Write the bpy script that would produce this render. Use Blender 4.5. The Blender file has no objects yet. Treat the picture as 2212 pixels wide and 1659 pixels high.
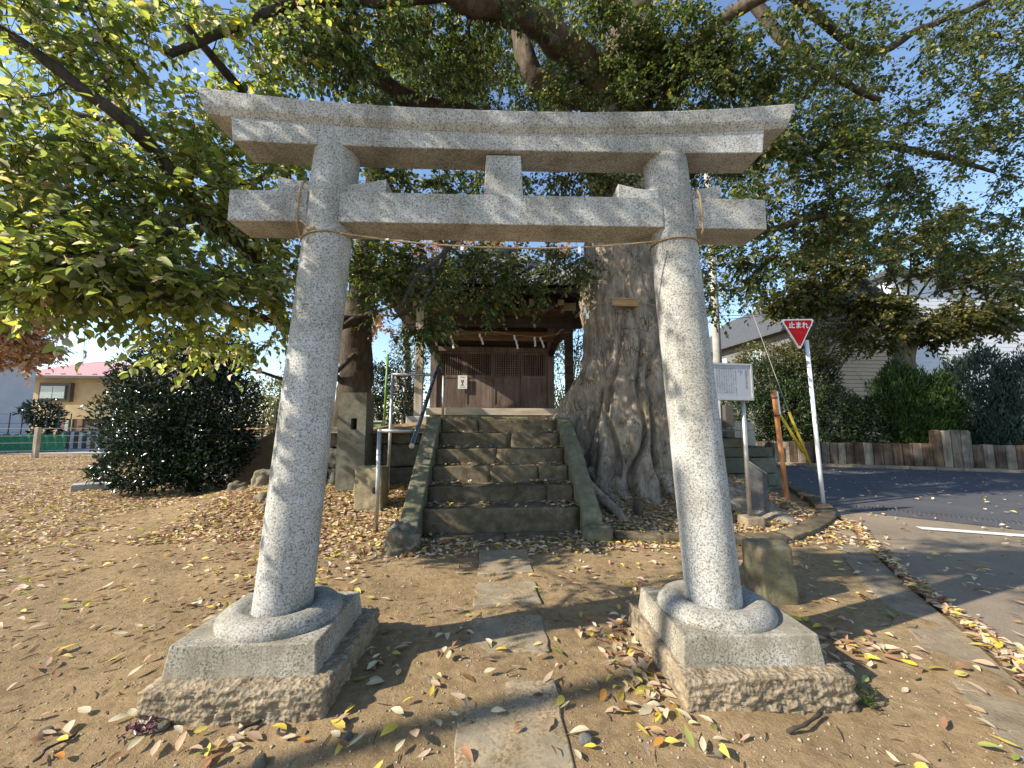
import bpy, bmesh, math, random
import numpy as np
from mathutils import Vector, Matrix, noise as mnoise

random.seed(7)
RNG = np.random.default_rng(11)
SC = bpy.context.scene
COL = SC.collection

# ---------------------------------------------------------------- camera, sky, sun, exposure
FPX, CAMH = 831.0, 1.4                      # focal length in px of a 2212 px wide frame; eye height
PSI, TH = math.atan(71 / 831), math.atan(85.5 / 831)
FWD = np.array([math.sin(PSI) * math.cos(TH), math.cos(PSI) * math.cos(TH), math.sin(TH)])
RGT = np.array([math.cos(PSI), -math.sin(PSI), 0.0])
UPV = np.cross(RGT, FWD)
CP = np.array([0, 0, CAMH])
cam_d = bpy.data.cameras.new('camera')
cam_d.sensor_width = 36.0
cam_d.lens = FPX / 2212 * 36.0
cam_d.clip_start = 0.05
cam_d.clip_end = 600
cam = bpy.data.objects.new('camera', cam_d)
COL.objects.link(cam)
cam.matrix_world = Matrix(((RGT[0], UPV[0], -FWD[0], 0), (RGT[1], UPV[1], -FWD[1], 0), (RGT[2], UPV[2], -FWD[2], CAMH), (0, 0, 0, 1)))
SC.camera = cam

SUN_EL = math.radians(32.5)
SUN_AZ = math.atan2(-.967, -.255)           # compass angle from +Y towards +X of the direction to the sun
wd = bpy.data.worlds.new('World')
SC.world = wd
wd.use_nodes = True
wn = wd.node_tree
wn.nodes.clear()
sky = wn.nodes.new('ShaderNodeTexSky')
sky.sky_type = 'NISHITA'
sky.sun_disc = False
sky.sun_elevation = SUN_EL
sky.sun_rotation = SUN_AZ % (2 * math.pi)
sky.air_density = 1.0
sky.dust_density = 0.3
sky.ozone_density = 1.8
bgn = wn.nodes.new('ShaderNodeBackground')
bgn.inputs['Strength'].default_value = 0.15
out = wn.nodes.new('ShaderNodeOutputWorld')
wn.links.new(sky.outputs[0], bgn.inputs[0])
wn.links.new(bgn.outputs[0], out.inputs[0])
sun_d = bpy.data.lights.new('sun', 'SUN')
sun_d.energy = 5.0
sun_d.angle = math.radians(0.55)
sun_d.color = (1.0, 0.91, 0.76)
sun = bpy.data.objects.new('sun', sun_d)
COL.objects.link(sun)
sdir = Vector((math.sin(SUN_AZ) * math.cos(SUN_EL), math.cos(SUN_AZ) * math.cos(SUN_EL), math.sin(SUN_EL)))
sun.rotation_euler = sdir.to_track_quat('Z', 'Y').to_euler()
sun.location = sdir * 60
SC.view_settings.view_transform = 'Standard'
SC.view_settings.look = 'None'
SC.view_settings.gamma = 1.0
SC.view_settings.use_curve_mapping = False
SC.view_settings.exposure = 0.9
SC.render.engine = 'CYCLES'
SC.cycles.max_bounces = 8
SC.cycles.diffuse_bounces = 4
SC.cycles.transmission_bounces = 4
SC.cycles.sample_clamp_indirect = 6

# ---------------------------------------------------------------- helpers
def ray(x, y):
    return FWD + RGT * (x - 1106) / FPX - UPV * (y - 829.5) / FPX
def at(x, y, Y):
    d = ray(x, y)
    return CP + d * (Y / d[1])
def gz(x, y, z=0.0):
    d = ray(x, y)
    return CP + d * ((z - CAMH) / d[2])
def sstep(a, b, v):
    t = np.clip((np.asarray(v, float) - a) / (b - a), 0, 1)
    return t * t * (3 - 2 * t)

class MB:
    def __init__(s):
        s.v, s.f = [], []
    def add(s, vs, fs):
        n = len(s.v)
        s.v += [tuple(map(float, q)) for q in vs]
        s.f += [tuple(i + n for i in q) for q in fs]
        return s
    def box(s, x0, x1, y0, y1, z0, z1, M=None):
        vs = [(x, y, z) for z in (z0, z1) for y in (y0, y1) for x in (x0, x1)]
        if M is not None:
            vs = [tuple(M @ Vector(q)) for q in vs]
        return s.add(vs, [(0, 2, 3, 1), (4, 5, 7, 6), (0, 1, 5, 4), (2, 6, 7, 3), (0, 4, 6, 2), (1, 3, 7, 5)])
    def bar(s, a, b, w, h=None, up=(0, 0, 1)):
        a, b = Vector(a), Vector(b)
        h = h or w
        t = (b - a).normalized()
        u = Vector(up)
        if abs(t.dot(u)) > .98:
            u = Vector((0, 1, 0))
        sd = t.cross(u).normalized()
        u = sd.cross(t)
        q = []
        for p in (a, b):
            for i, j in ((-1, -1), (1, -1), (1, 1), (-1, 1)):
                q.append(p + sd * (i * w / 2) + u * (j * h / 2))
        return s.add(q, [(0, 3, 2, 1), (4, 5, 6, 7), (0, 1, 5, 4), (1, 2, 6, 5), (2, 3, 7, 6), (3, 0, 4, 7)])
    def tube(s, pts, rad, n=8, cap=True):
        pts = [Vector(p) for p in pts]
        if not hasattr(rad, '__len__'):
            rad = [rad] * len(pts)
        vs, fs = [], []
        ref = None
        for i, p in enumerate(pts):
            t = (pts[min(i + 1, len(pts) - 1)] - pts[max(i - 1, 0)]).normalized()
            if ref is None:
                ref = Vector((0, 0, 1)) if abs(t.z) < .9 else Vector((1, 0, 0))
            u = (ref - t * ref.dot(t)).normalized()
            ref = u
            w = t.cross(u)
            for k in range(n):
                a = 2 * math.pi * k / n
                vs.append(p + (u * math.cos(a) + w * math.sin(a)) * rad[i])
        for i in range(len(pts) - 1):
            for k in range(n):
                a, b = i * n + k, i * n + (k + 1) % n
                fs.append((a, b, b + n, a + n))
        if cap:
            fs.append(tuple(range(n))[::-1])
            fs.append(tuple((len(pts) - 1) * n + k for k in range(n)))
        return s.add(vs, fs)
    def lathe(s, prof, c=(0, 0, 0), n=40, sy=1.0):
        vs, fs = [], []
        for r, z in prof:
            for k in range(n):
                a = 2 * math.pi * k / n
                vs.append((c[0] + r * math.cos(a), c[1] + sy * r * math.sin(a), c[2] + z))
        for i in range(len(prof) - 1):
            for k in range(n):
                a, b = i * n + k, i * n + (k + 1) % n
                fs.append((a, b, b + n, a + n))
        return s.add(vs, fs)
    def prism(s, poly, fn):
        """poly: 2D points; fn(u, v, side) -> 3D point for side 0 and 1"""
        n = len(poly)
        vs = [fn(u, v, 0) for u, v in poly] + [fn(u, v, 1) for u, v in poly]
        fs = [tuple(range(n))[::-1], tuple(range(n, 2 * n))]
        fs += [(i, (i + 1) % n, n + (i + 1) % n, n + i) for i in range(n)]
        return s.add(vs, fs)
    def mesh(s, name, mat):
        m = bpy.data.meshes.new(name)
        m.from_pydata(s.v, [], s.f)
        if mat is not None:
            m.materials.append(mat)
        m.update()
        return m
    def build(s, name, mat, parent=None, bevel=0, smooth=False, fixn=True):
        m = s.mesh(name, mat)
        if fixn:
            bm = bmesh.new()
            bm.from_mesh(m)
            bmesh.ops.recalc_face_normals(bm, faces=bm.faces)
            bm.to_mesh(m)
            bm.free()
        return link(name, m, parent, bevel, smooth)

def link(name, m, parent=None, bevel=0, smooth=False):
    o = bpy.data.objects.new(name, m)
    COL.objects.link(o)
    if smooth:
        m.polygons.foreach_set('use_smooth', [True] * len(m.polygons))
    if bevel:
        b = o.modifiers.new('bevel', 'BEVEL')
        b.width = bevel
        b.segments = 2
        b.limit_method = 'ANGLE'
        b.angle_limit = .6
    if parent is not None:
        o.parent = parent
        o.matrix_parent_inverse = INV[parent.name].copy()
    return o
INV = {}
def tag(o, label=None, cat=None, group=None, kind=None):
    for k, v in (('label', label), ('category', cat), ('group', group), ('kind', kind)):
        if v:
            o[k] = v
    INV[o.name] = (Matrix.Translation(o.location) @ o.rotation_euler.to_matrix().to_4x4()).inverted()
    return o
def thing(name, label, cat, loc, group=None, rz=0.0, local=False):
    o = bpy.data.objects.new(name, None)
    o.empty_display_size = .1
    COL.objects.link(o)
    o.location = loc
    o.rotation_euler = (0, 0, rz)
    tag(o, label, cat, group)
    if local:
        INV[o.name] = Matrix.Identity(4)
    return o
def sub(o):
    """let o carry sub-parts whose meshes share o's own coordinates"""
    INV[o.name] = Matrix.Identity(4)
    return o
def npmesh(name, V, Fq, mat, nv=4):
    """fast mesh from arrays, all faces with nv corners"""
    m = bpy.data.meshes.new(name)
    V = np.asarray(V, np.float32)
    Fq = np.asarray(Fq, np.int32)
    m.vertices.add(len(V))
    m.vertices.foreach_set('co', V.ravel())
    m.loops.add(Fq.size)
    m.loops.foreach_set('vertex_index', Fq.ravel())
    m.polygons.add(len(Fq))
    m.polygons.foreach_set('loop_start', np.arange(0, Fq.size, nv, dtype=np.int32))
    m.polygons.foreach_set('loop_total', np.full(len(Fq), nv, np.int32))
    m.materials.append(mat)
    m.update(calc_edges=True)
    m.validate()
    return m
def fbm(p, o=4):
    return mnoise.fractal(Vector(p), 1.0, 2.0, o)
def rough(name, mat, parent, c, size, cuts=10, amp=.02, sc=6., M=None, rnd=0.0, smooth=True, seed=0):
    """a block whose faces are broken up by noise"""
    bm = bmesh.new()
    bmesh.ops.create_cube(bm, size=1)
    bmesh.ops.subdivide_edges(bm, edges=bm.edges[:], cuts=cuts, use_grid_fill=True)
    for v in bm.verts:
        d = v.co.normalized() * .72
        v.co = v.co.lerp(d, rnd)
        n = v.co.normalized()
        q = Vector((v.co.x * size[0], v.co.y * size[1], v.co.z * size[2]))
        q += n * amp * fbm(q * sc + Vector((seed * 7.1, 3.3, 1.7)), 4)
        v.co = q
    m = bpy.data.meshes.new(name)
    bm.to_mesh(m)
    bm.free()
    T = Matrix.Translation(c) @ (M or Matrix.Identity(4))
    m.transform(T)
    m.materials.append(mat)
    return link(name, m, parent, 0, smooth)

# ---------------------------------------------------------------- materials
class NT:
    def __init__(s, name):
        s.m = bpy.data.materials.new(name)
        s.m.use_nodes = True
        s.t = s.m.node_tree
        s.t.nodes.clear()
        s.out = s.t.nodes.new('ShaderNodeOutputMaterial')
        s.pos = s.t.nodes.new('ShaderNodeNewGeometry')
    def n(s, typ, **kw):
        nd = s.t.nodes.new(typ)
        for k, v in kw.items():
            if k.startswith('_'):
                setattr(nd, k[1:], v)
            else:
                sock = nd.inputs[k.replace('__', ' ')]
                if isinstance(v, bpy.types.NodeSocket):
                    s.t.links.new(v, sock)
                else:
                    sock.default_value = v
        return nd
    def vec(s, scale=(1, 1, 1)):
        mp = s.t.nodes.new('ShaderNodeVectorMath')
        mp.operation = 'MULTIPLY'
        s.t.links.new(s.pos.outputs['Position'], mp.inputs[0])
        mp.inputs[1].default_value = scale
        return mp.outputs[0]
    def noise(s, scale, detail=4, rough=.6, stretch=(1, 1, 1), dist=0.0):
        return s.n('ShaderNodeTexNoise', Vector=s.vec(stretch), Scale=scale, Detail=detail, Roughness=rough, Distortion=dist).outputs['Fac']
    def ramp(s, fac, stops, interp='LINEAR'):
        r = s.t.nodes.new('ShaderNodeValToRGB')
        r.color_ramp.interpolation = interp
        while len(r.color_ramp.elements) < len(stops):
            r.color_ramp.elements.new(.5)
        for e, (p, c) in zip(r.color_ramp.elements, stops):
            e.position = p
            e.color = (*c, 1) if len(c) == 3 else c
        s.t.links.new(fac, r.inputs[0])
        return r.outputs[0]
    def mix(s, fac, a, b, blend='MIX'):
        nd = s.t.nodes.new('ShaderNodeMix')
        nd.data_type = 'RGBA'
        nd.blend_type = blend
        for sock, v in ((nd.inputs[0], fac), (nd.inputs[6], a), (nd.inputs[7], b)):
            if isinstance(v, bpy.types.NodeSocket):
                s.t.links.new(v, sock)
            elif sock == nd.inputs[0]:
                sock.default_value = v
            else:
                sock.default_value = (*v, 1)
        return nd.outputs[2]
    def math(s, op, a, b=0.0):
        nd = s.t.nodes.new('ShaderNodeMath')
        nd.operation = op
        for i, v in enumerate((a, b)):
            if isinstance(v, bpy.types.NodeSocket):
                s.t.links.new(v, nd.inputs[i])
            else:
                nd.inputs[i].default_value = v
        return nd.outputs[0]
    def bump(s, h, strength=.4, dist=.02, prev=None):
        nd = s.n('ShaderNodeBump', Height=h, Strength=strength, Distance=dist)
        if prev is not None:
            s.t.links.new(prev, nd.inputs['Normal'])
        return nd.outputs[0]
    def done(s, color, rough=.8, normal=None, metal=0.0, spec=.35):
        b = s.n('ShaderNodeBsdfPrincipled', Roughness=rough, Metallic=metal)
        b.inputs['Specular IOR Level'].default_value = spec
        if isinstance(color, bpy.types.NodeSocket):
            s.t.links.new(color, b.inputs['Base Color'])
        else:
            b.inputs['Base Color'].default_value = (*color, 1)
        if normal is not None:
            s.t.links.new(normal, b.inputs['Normal'])
        s.t.links.new(b.outputs[0], s.out.inputs[0])
        return s.m
    def wear(s, obj=False):
        """a number that is different for each object"""
        return s.t.nodes.new('ShaderNodeObjectInfo').outputs['Random']

def simple(name, col, rough=.7, var=.25, sc=8, bump=0.0, bsc=40, metal=0.0, spec=.35, stretch=(1, 1, 1), perobj=0.0):
    t = NT(name)
    f = t.noise(sc, 5, .65, stretch)
    lo = tuple(c * (1 - var) for c in col)
    hi = tuple(min(1, c * (1 + var)) for c in col)
    c = t.ramp(f, [(.3, lo), (.7, hi)])
    if perobj:
        r = t.ramp(t.wear(), [(0, (1 - perobj,) * 3), (1, (1 + perobj,) * 3)])
        c = t.mix(1.0, c, r, 'MULTIPLY')
    nm = t.bump(t.noise(bsc, 4, .65, stretch), bump, .02) if bump else None
    return t.done(c, rough, nm, metal, spec)

def m_granite(name, dark, mid, light, dirt=0.0, sc=105):
    t = NT(name)
    f = t.noise(sc, 3, .55, dist=.6)
    c = t.ramp(f, [(.34, dark), (.44, mid), (.52, light), (.62, tuple(min(1, q * 1.12) for q in light))])
    g = t.noise(260, 2, .6)
    c = t.mix(t.math('MULTIPLY', t.math('GREATER_THAN', g, .62), .35), c, dark)
    big = t.noise(2.6, 5, .6)
    st = t.ramp(big, [(.34, (.52, .505, .45)), (.5, (.85, .84, .80)), (.64, (1.08, 1.08, 1.08))])
    c = t.mix(.7 + dirt * .3, c, t.mix(1.0, c, st, 'MULTIPLY'))
    if dirt:
        d = t.ramp(t.noise(5, 6, .7), [(.42, (0, 0, 0)), (.62, (1, 1, 1))])
        c = t.mix(t.math('MULTIPLY', d, dirt), c, (.255, .22, .16))
    sk = t.ramp(t.noise(7, 5, .65, (1, 1, .12)), [(.36, (.55, .55, .50)), (.56, (1, 1, 1))])
    c = t.mix(.5, c, t.mix(1.0, c, sk, 'MULTIPLY'))
    nm = t.bump(f, .35, .006)
    return t.done(c, .85, nm, spec=.25)
M_GRAN = m_granite('granite', (.165, .165, .16), (.325, .325, .315), (.505, .505, .49), .22)
M_PLIN = m_granite('weathered_granite', (.12, .11, .09), (.27, .245, .20), (.44, .415, .36), .85)
M_RING = m_granite('ring_granite', (.13, .127, .118), (.27, .262, .245), (.43, .42, .395), .45)

def m_footing():
    t = NT('rough_concrete')
    c = t.ramp(t.noise(9, 6, .7), [(.3, (.16, .125, .08)), (.5, (.26, .205, .135)), (.7, (.36, .29, .20))])
    v = t.n('ShaderNodeTexVoronoi', Vector=t.vec(), Scale=42.0)
    c = t.mix(t.math('MULTIPLY', t.math('GREATER_THAN', t.noise(30, 2), .6), .4), c, (.36, .33, .27))
    nm = t.bump(v.outputs['Distance'], .8, .012)
    nm = t.bump(t.noise(80, 4, .7), .5, .01, nm)
    return t.done(c, .95, nm, spec=.15)
M_FOOT = m_footing()

def m_dirt():
    t = NT('packed_dirt')
    a = t.noise(1.3, 6, .65)
    b = t.noise(14, 6, .7)
    c = t.ramp(a, [(.3, (.175, .118, .062)), (.5, (.31, .218, .115)), (.72, (.42, .305, .175))])
    c = t.mix(.5, c, t.ramp(b, [(.3, (.10, .066, .036)), (.55, (.32, .224, .12)), (.75, (.48, .355, .215))]))
    sp = t.noise(140, 2, .5)
    c = t.mix(t.math('MULTIPLY', t.math('GREATER_THAN', sp, .66), .45), c, (.50, .43, .33))
    c = t.mix(t.math('MULTIPLY', t.math('LESS_THAN', sp, .33), .5), c, (.12, .085, .055))
    nm = t.bump(t.noise(22, 7, .75), .75, .03)
    nm = t.bump(t.noise(120, 3, .7), .5, .01, nm)
    return t.done(c, .95, nm, spec=.12)
M_DIRT = m_dirt()

def m_asphalt(name, lo, hi, sc=120):
    t = NT(name)
    c = t.ramp(t.noise(sc, 3, .7), [(.3, lo), (.7, hi)])
    c = t.mix(.5, c, t.mix(1.0, c, t.ramp(t.noise(1.2, 5, .6), [(.3, (.6, .6, .6)), (.7, (1.25, 1.22, 1.15))]), 'MULTIPLY'))
    return t.done(c, .85, t.bump(t.noise(sc * 1.5, 3, .7), .5, .008), spec=.3)
M_ASPH = m_asphalt('dark_asphalt', (.055, .057, .065), (.11, .112, .122))
M_ASPO = m_asphalt('old_asphalt', (.165, .132, .095), (.31, .25, .18))
M_CONC = simple('concrete', (.27, .215, .145), .95, .35, 5, .6, 60, perobj=.12, spec=.15)
M_CONG = simple('grey_concrete', (.36, .34, .31), .9, .25, 3, .3, 50)
M_PAINT = simple('road_paint', (.66, .66, .62), .8, .25, 30, .3, 90)

def m_mossy(name, lo, mid, hi, moss, amt=.6, bump=.6):
    t = NT(name)
    c = t.ramp(t.noise(7, 7, .7), [(.28, lo), (.5, mid), (.72, hi)])
    k = t.ramp(t.noise(2.3, 6, .65), [(.42, (0, 0, 0)), (.6, (1, 1, 1))])
    c = t.mix(t.math('MULTIPLY', k, amt), c, moss)
    r = t.ramp(t.wear(), [(0, (.78, .78, .78)), (1, (1.2, 1.18, 1.12))])
    c = t.mix(1.0, c, r, 'MULTIPLY')
    nm = t.bump(t.noise(16, 7, .75), bump, .03)
    nm = t.bump(t.noise(90, 3, .7), .4, .008, nm)
    return t.done(c, .95, nm, spec=.15)
M_STEP = m_mossy('mossy_step_stone', (.06, .046, .03), (.14, .112, .074), (.25, .208, .148), (.08, .072, .042), .4)
M_CHEEK = m_mossy('mossy_cheek_stone', (.075, .07, .047), (.145, .138, .095), (.225, .21, .15), (.088, .10, .05), .6)
M_WALL = m_mossy('wall_stone', (.06, .056, .046), (.125, .118, .098), (.20, .19, .16), (.075, .085, .055), .4, .9)
M_BLOCK = m_mossy('block_stone', (.10, .10, .078), (.155, .155, .12), (.21, .205, .165), (.12, .135, .085), .5, .5)
M_POST = m_mossy('monument_stone', (.075, .07, .058), (.12, .114, .096), (.175, .167, .143), (.10, .10, .07), .35, .35)
M_ROCK = m_mossy('rock', (.10, .085, .06), (.20, .17, .125), (.33, .285, .215), (.14, .13, .085), .35, .9)
M_BOLL = m_mossy('bollard_stone', (.15, .125, .08), (.26, .22, .145), (.36, .31, .215), (.15, .15, .085), .5, .6)
M_SLAB = m_granite('path_stone', (.20, .142, .08), (.295, .215, .125), (.40, .31, .20), 1.0, 60)
M_SLATE = m_mossy('slate_slab', (.06, .058, .056), (.11, .105, .105), (.16, .155, .155), (.09, .095, .085), .2, .5)

def m_bark(name, lo, mid, hi, crack=1.0, sc=9):
    t = NT(name)
    st = (1, 1, .32)
    f = t.noise(sc, 8, .72, st, .5)
    g = t.noise(1.7, 5, .6)
    c = t.ramp(f, [(.25, lo), (.47, mid), (.7, hi)])
    c = t.mix(.7, c, t.mix(1.0, c, t.ramp(g, [(.3, (.62, .62, .66)), (.5, (1, 1, 1)), (.72, (1.35, 1.26, 1.1))]), 'MULTIPLY'))
    v = t.n('ShaderNodeTexVoronoi', Vector=t.vec((1, 1, .28)), Scale=sc * 2.2, _feature='DISTANCE_TO_EDGE')
    cr = t.ramp(v.outputs[0], [(0, (0, 0, 0)), (.10, (1, 1, 1))])
    fr = t.ramp(t.noise(3.2, 4), [(.45, (1, 1, 1)), (.6, (0, 0, 0))])
    cr = t.mix(fr, cr, (1, 1, 1))
    c = t.mix(1.0, c, t.mix(.75 * crack, (1, 1, 1), cr), 'MULTIPLY')
    nm = t.bump(f, .9, .045)
    nm = t.bump(cr, .5 * crack, .02, nm)
    return t.done(c, .92, nm, spec=.15)
M_BARK = m_bark('old_bark', (.10, .076, .053), (.26, .213, .157), (.45, .385, .30))
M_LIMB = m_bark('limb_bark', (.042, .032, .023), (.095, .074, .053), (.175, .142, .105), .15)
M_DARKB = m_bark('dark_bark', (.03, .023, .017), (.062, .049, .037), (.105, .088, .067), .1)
M_PALEB = m_bark('pale_bark', (.13, .115, .09), (.24, .215, .17), (.34, .31, .25))
M_TWIG = simple('twig_bark', (.055, .042, .032), .9, .3, 20)
M_CUT = simple('cut_wood', (.30, .2, .11), .9, .35, 20, .3, 50)

def m_leaf(name, stops, trans=.45, rough=.4, spec=.5):
    t = NT(name)
    rnd = t.math('FRACT', t.math('ADD', t.pos.outputs['Random Per Island'], t.wear()))
    c = t.ramp(rnd, stops)
    b = t.n('ShaderNodeBsdfPrincipled', Roughness=rough)
    b.inputs['Specular IOR Level'].default_value = spec
    t.t.links.new(c, b.inputs['Base Color'])
    tr = t.n('ShaderNodeBsdfTranslucent')
    hs = t.n('ShaderNodeHueSaturation', Saturation=1.12, Value=1.6, Color=c)
    t.t.links.new(hs.outputs[0], tr.inputs['Color'])
    mx = t.n('ShaderNodeMixShader', Fac=trans)
    t.t.links.new(b.outputs[0], mx.inputs[1])
    t.t.links.new(tr.outputs[0], mx.inputs[2])
    t.t.links.new(mx.outputs[0], t.out.inputs[0])
    return t.m
M_LEAFA = m_leaf('yellow_green_leaf', [(0, (.10, .135, .04)), (.28, (.155, .195, .055)), (.55, (.225, .26, .07)), (.74, (.33, .345, .08)), (.82, (.28, .30, .18)), (.90, (.38, .38, .27)), (.955, (.54, .44, .07)), (.98, (.50, .36, .27)), (1, (.34, .35, .23))], .62, .45, .35)
M_LEAFB = m_leaf('green_leaf', [(0, (.035, .06, .017)), (.35, (.06, .09, .022)), (.68, (.10, .13, .03)), (.85, (.16, .18, .04)), (.93, (.22, .23, .13)), (.972, (.38, .30, .04)), (1, (.34, .24, .13))])
M_LEAFC = m_leaf('glossy_dark_leaf', [(0, (.008, .018, .008)), (.6, (.016, .032, .012)), (1, (.035, .06, .018))], .10, .2, .65)
M_LEAFD = m_leaf('shrub_leaf', [(0, (.016, .03, .012)), (.5, (.03, .052, .017)), (.9, (.055, .08, .024)), (1, (.12, .13, .04))], .2, .4, .4)
M_LEAFO = m_leaf('orange_autumn_leaf', [(0, (.28, .14, .07)), (.5, (.42, .24, .13)), (.8, (.5, .36, .24)), (1, (.34, .29, .16))], .4)
M_LEAFP = m_leaf('olive_leaf', [(0, (.045, .055, .018)), (.5, (.085, .095, .025)), (.85, (.14, .13, .03)), (1, (.26, .17, .06))], .4)
M_CONIF = m_leaf('conifer_spray', [(0, (.012, .034, .008)), (.6, (.03, .068, .013)), (1, (.075, .12, .025))], .2, .6, .25)
M_CONIB = m_leaf('blue_conifer_spray', [(0, (.022, .043, .032)), (.6, (.042, .072, .053)), (1, (.08, .12, .085))], .2, .6, .25)
M_LITTER = m_leaf('leaf_litter', [(0, (.15, .07, .04)), (.16, (.32, .175, .105)), (.36, (.47, .305, .205)), (.55, (.60, .46, .34)), (.70, (.66, .56, .40)), (.80, (.66, .54, .20)), (.88, (.64, .52, .09)), (.95, (.33, .34, .10)), (1, (.42, .16, .07))], .18, .6, .3)
FALL = {
    'yellow': m_leaf('fallen_yellow', [(0, (.62, .46, .05)), (1, (.66, .55, .14))], .25, .5, .35),
    'tan': m_leaf('fallen_tan', [(0, (.40, .28, .18)), (1, (.52, .40, .28))], .2, .6, .3),
    'cream': m_leaf('fallen_cream', [(0, (.52, .45, .30)), (1, (.60, .55, .38))], .25, .55, .3),
    'brown': m_leaf('fallen_brown', [(0, (.22, .11, .055)), (1, (.36, .20, .11))], .15, .6, .3),
    'green': m_leaf('fallen_green', [(0, (.20, .24, .05)), (1, (.30, .33, .10))], .2, .45, .4),
    'orange': m_leaf('fallen_orange', [(0, (.48, .20, .04)), (1, (.55, .28, .06))], .2, .5, .35),
}

def m_wood(name, lo, mid, hi, axis=2, sc=14, perobj=.2, rough=.8):
    t = NT(name)
    st = [1, 1, 1]
    st[axis] = .09
    f = t.noise(sc, 6, .65, tuple(st), .4)
    c = t.ramp(f, [(.3, lo), (.5, mid), (.7, hi)])
    c = t.mix(.5, c, t.mix(1.0, c, t.ramp(t.noise(2, 4), [(.3, (.6, .6, .6)), (.7, (1.3, 1.3, 1.3))]), 'MULTIPLY'))
    if perobj:
        c = t.mix(1.0, c, t.ramp(t.wear(), [(0, (1 - perobj,) * 3), (1, (1 + perobj,) * 3)]), 'MULTIPLY')
    return t.done(c, rough, t.bump(f, .35, .01), spec=.25)
M_DOOR = m_wood('weathered_door_wood', (.10, .068, .055), (.165, .118, .096), (.24, .185, .155))
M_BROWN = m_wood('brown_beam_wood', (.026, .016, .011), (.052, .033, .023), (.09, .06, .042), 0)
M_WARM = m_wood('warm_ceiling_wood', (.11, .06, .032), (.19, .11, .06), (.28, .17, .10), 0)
M_PALEW = m_wood('bleached_wood', (.34, .29, .22), (.46, .40, .31), (.58, .52, .42), 2, 14, .1)
M_DECK = m_wood('deck_beam_wood', (.36, .30, .225), (.47, .405, .31), (.57, .50, .40), 0, 14, .1)
def m_sleeper():
    t = NT('sleeper_wood')
    f = t.noise(10, 6, .65, (1, 1, .09), .4)
    d = t.ramp(f, [(.3, (.05, .032, .022)), (.5, (.10, .066, .046)), (.7, (.18, .125, .085))])
    l = t.ramp(f, [(.3, (.14, .115, .088)), (.5, (.27, .235, .19)), (.7, (.42, .375, .31))])
    c = t.mix(t.ramp(t.wear(), [(.0, (0, 0, 0)), (.35, (.12, .12, .12)), (.6, (.75, .75, .75)), (1, (1, 1, 1))]), d, l)
    k = t.ramp(t.noise(2.2, 5, .6), [(.4, (.45, .42, .4)), (.6, (1.15, 1.1, 1.0))])
    c = t.mix(.8, c, t.mix(1.0, c, k, 'MULTIPLY'))
    return t.done(c, .85, t.bump(f, .6, .015), spec=.2)
M_SLEEP = m_sleeper()
M_RED = m_wood('reddish_timber', (.26, .10, .035), (.36, .155, .06), (.45, .21, .09), 2, 16, .1)
M_STAKE = m_wood('fence_post_wood', (.24, .19, .135), (.34, .275, .2), (.43, .36, .27), 2, 16, .2)
M_PLAQ = m_wood('plaque_wood', (.34, .20, .09), (.45, .28, .13), (.54, .36, .19), 0, 20, .05)
M_WHITE = simple('white_paper', (.78, .77, .74), .8, .06, 20)
M_PLAST = simple('white_plaster_tile_end', (.62, .61, .58), .8, .15, 20)
M_TILE = simple('roof_tile', (.105, .112, .122), .42, .35, 12, .2, 60, 0, .5, perobj=.3)
M_STEEL = simple('brushed_steel', (.46, .44, .41), .5, .12, 12, 0, 40, .85)
M_DKRAIL = simple('dark_plastic_rail', (.035, .045, .06), .25, .2, 10, 0, 40, 0, .6)
M_GREYP = simple('grey_paint', (.42, .42, .41), .5, .1, 10)
M_POLE = simple('white_painted_pole', (.72, .74, .77), .45, .1, 6)
M_SIGNR = simple('red_sign_face', (.50, .010, .010), .6, .05, 4, 0, 40, 0, .15)
M_SIGNW = simple('white_sign_face', (.80, .76, .75), .45, .04, 4)
M_BOARD = simple('board_face', (.36, .375, .41), .4, .05, 3)
M_INK = simple('ink', (.06, .06, .07), .7, .1, 10)
M_BLACK = simple('hole_shade_black', (.012, .011, .01), .9, .2, 10)  # black that stands for the shade inside holes
M_YEL = simple('yellow_plastic', (.62, .43, .03), .45, .12, 10)
M_GREENP = simple('green_pole_plastic', (.14, .27, .03), .4, .12, 6)
M_GREENB = simple('green_box_plastic', (.32, .52, .22), .5, .1, 6)
M_ROPE = simple('straw_rope', (.40, .29, .16), .9, .35, 60, .6, 150)
M_CREAM = simple('cream_wall', (.52, .40, .22), .85, .12, 3, .1, 60)
M_PALEWALL = simple('pale_siding', (.50, .50, .53), .8, .08, 3)
M_GREYWALL = simple('grey_siding', (.15, .147, .138), .85, .12, 4, .2, 40)
M_WHITEW = simple('white_siding', (.66, .67, .70), .8, .06, 4)
M_PINK = simple('pink_roof', (.46, .25, .25), .7, .12, 6, .2, 30)
M_DKROOF = simple('dark_slate_roof', (.075, .078, .085), .75, .3, 14, .3, 60)
M_BRICKW = simple('brown_brick_wall', (.20, .13, .10), .85, .25, 12, .3, 40)
M_GLASS = simple('window_glass', (.30, .36, .35), .12, .2, 3, 0, 40, 0, .8)
M_FRAME = simple('dark_window_frame', (.09, .075, .06), .5, .1, 6)
M_NET = simple('green_net', (.03, .16, .085), .9, .35, 14, .3, 60)
M_WIRE = simple('dark_wire', (.03, .03, .032), .6, .1, 6)
M_WIREG = simple('grey_wire', (.30, .29, .27), .6, .1, 6)

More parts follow.
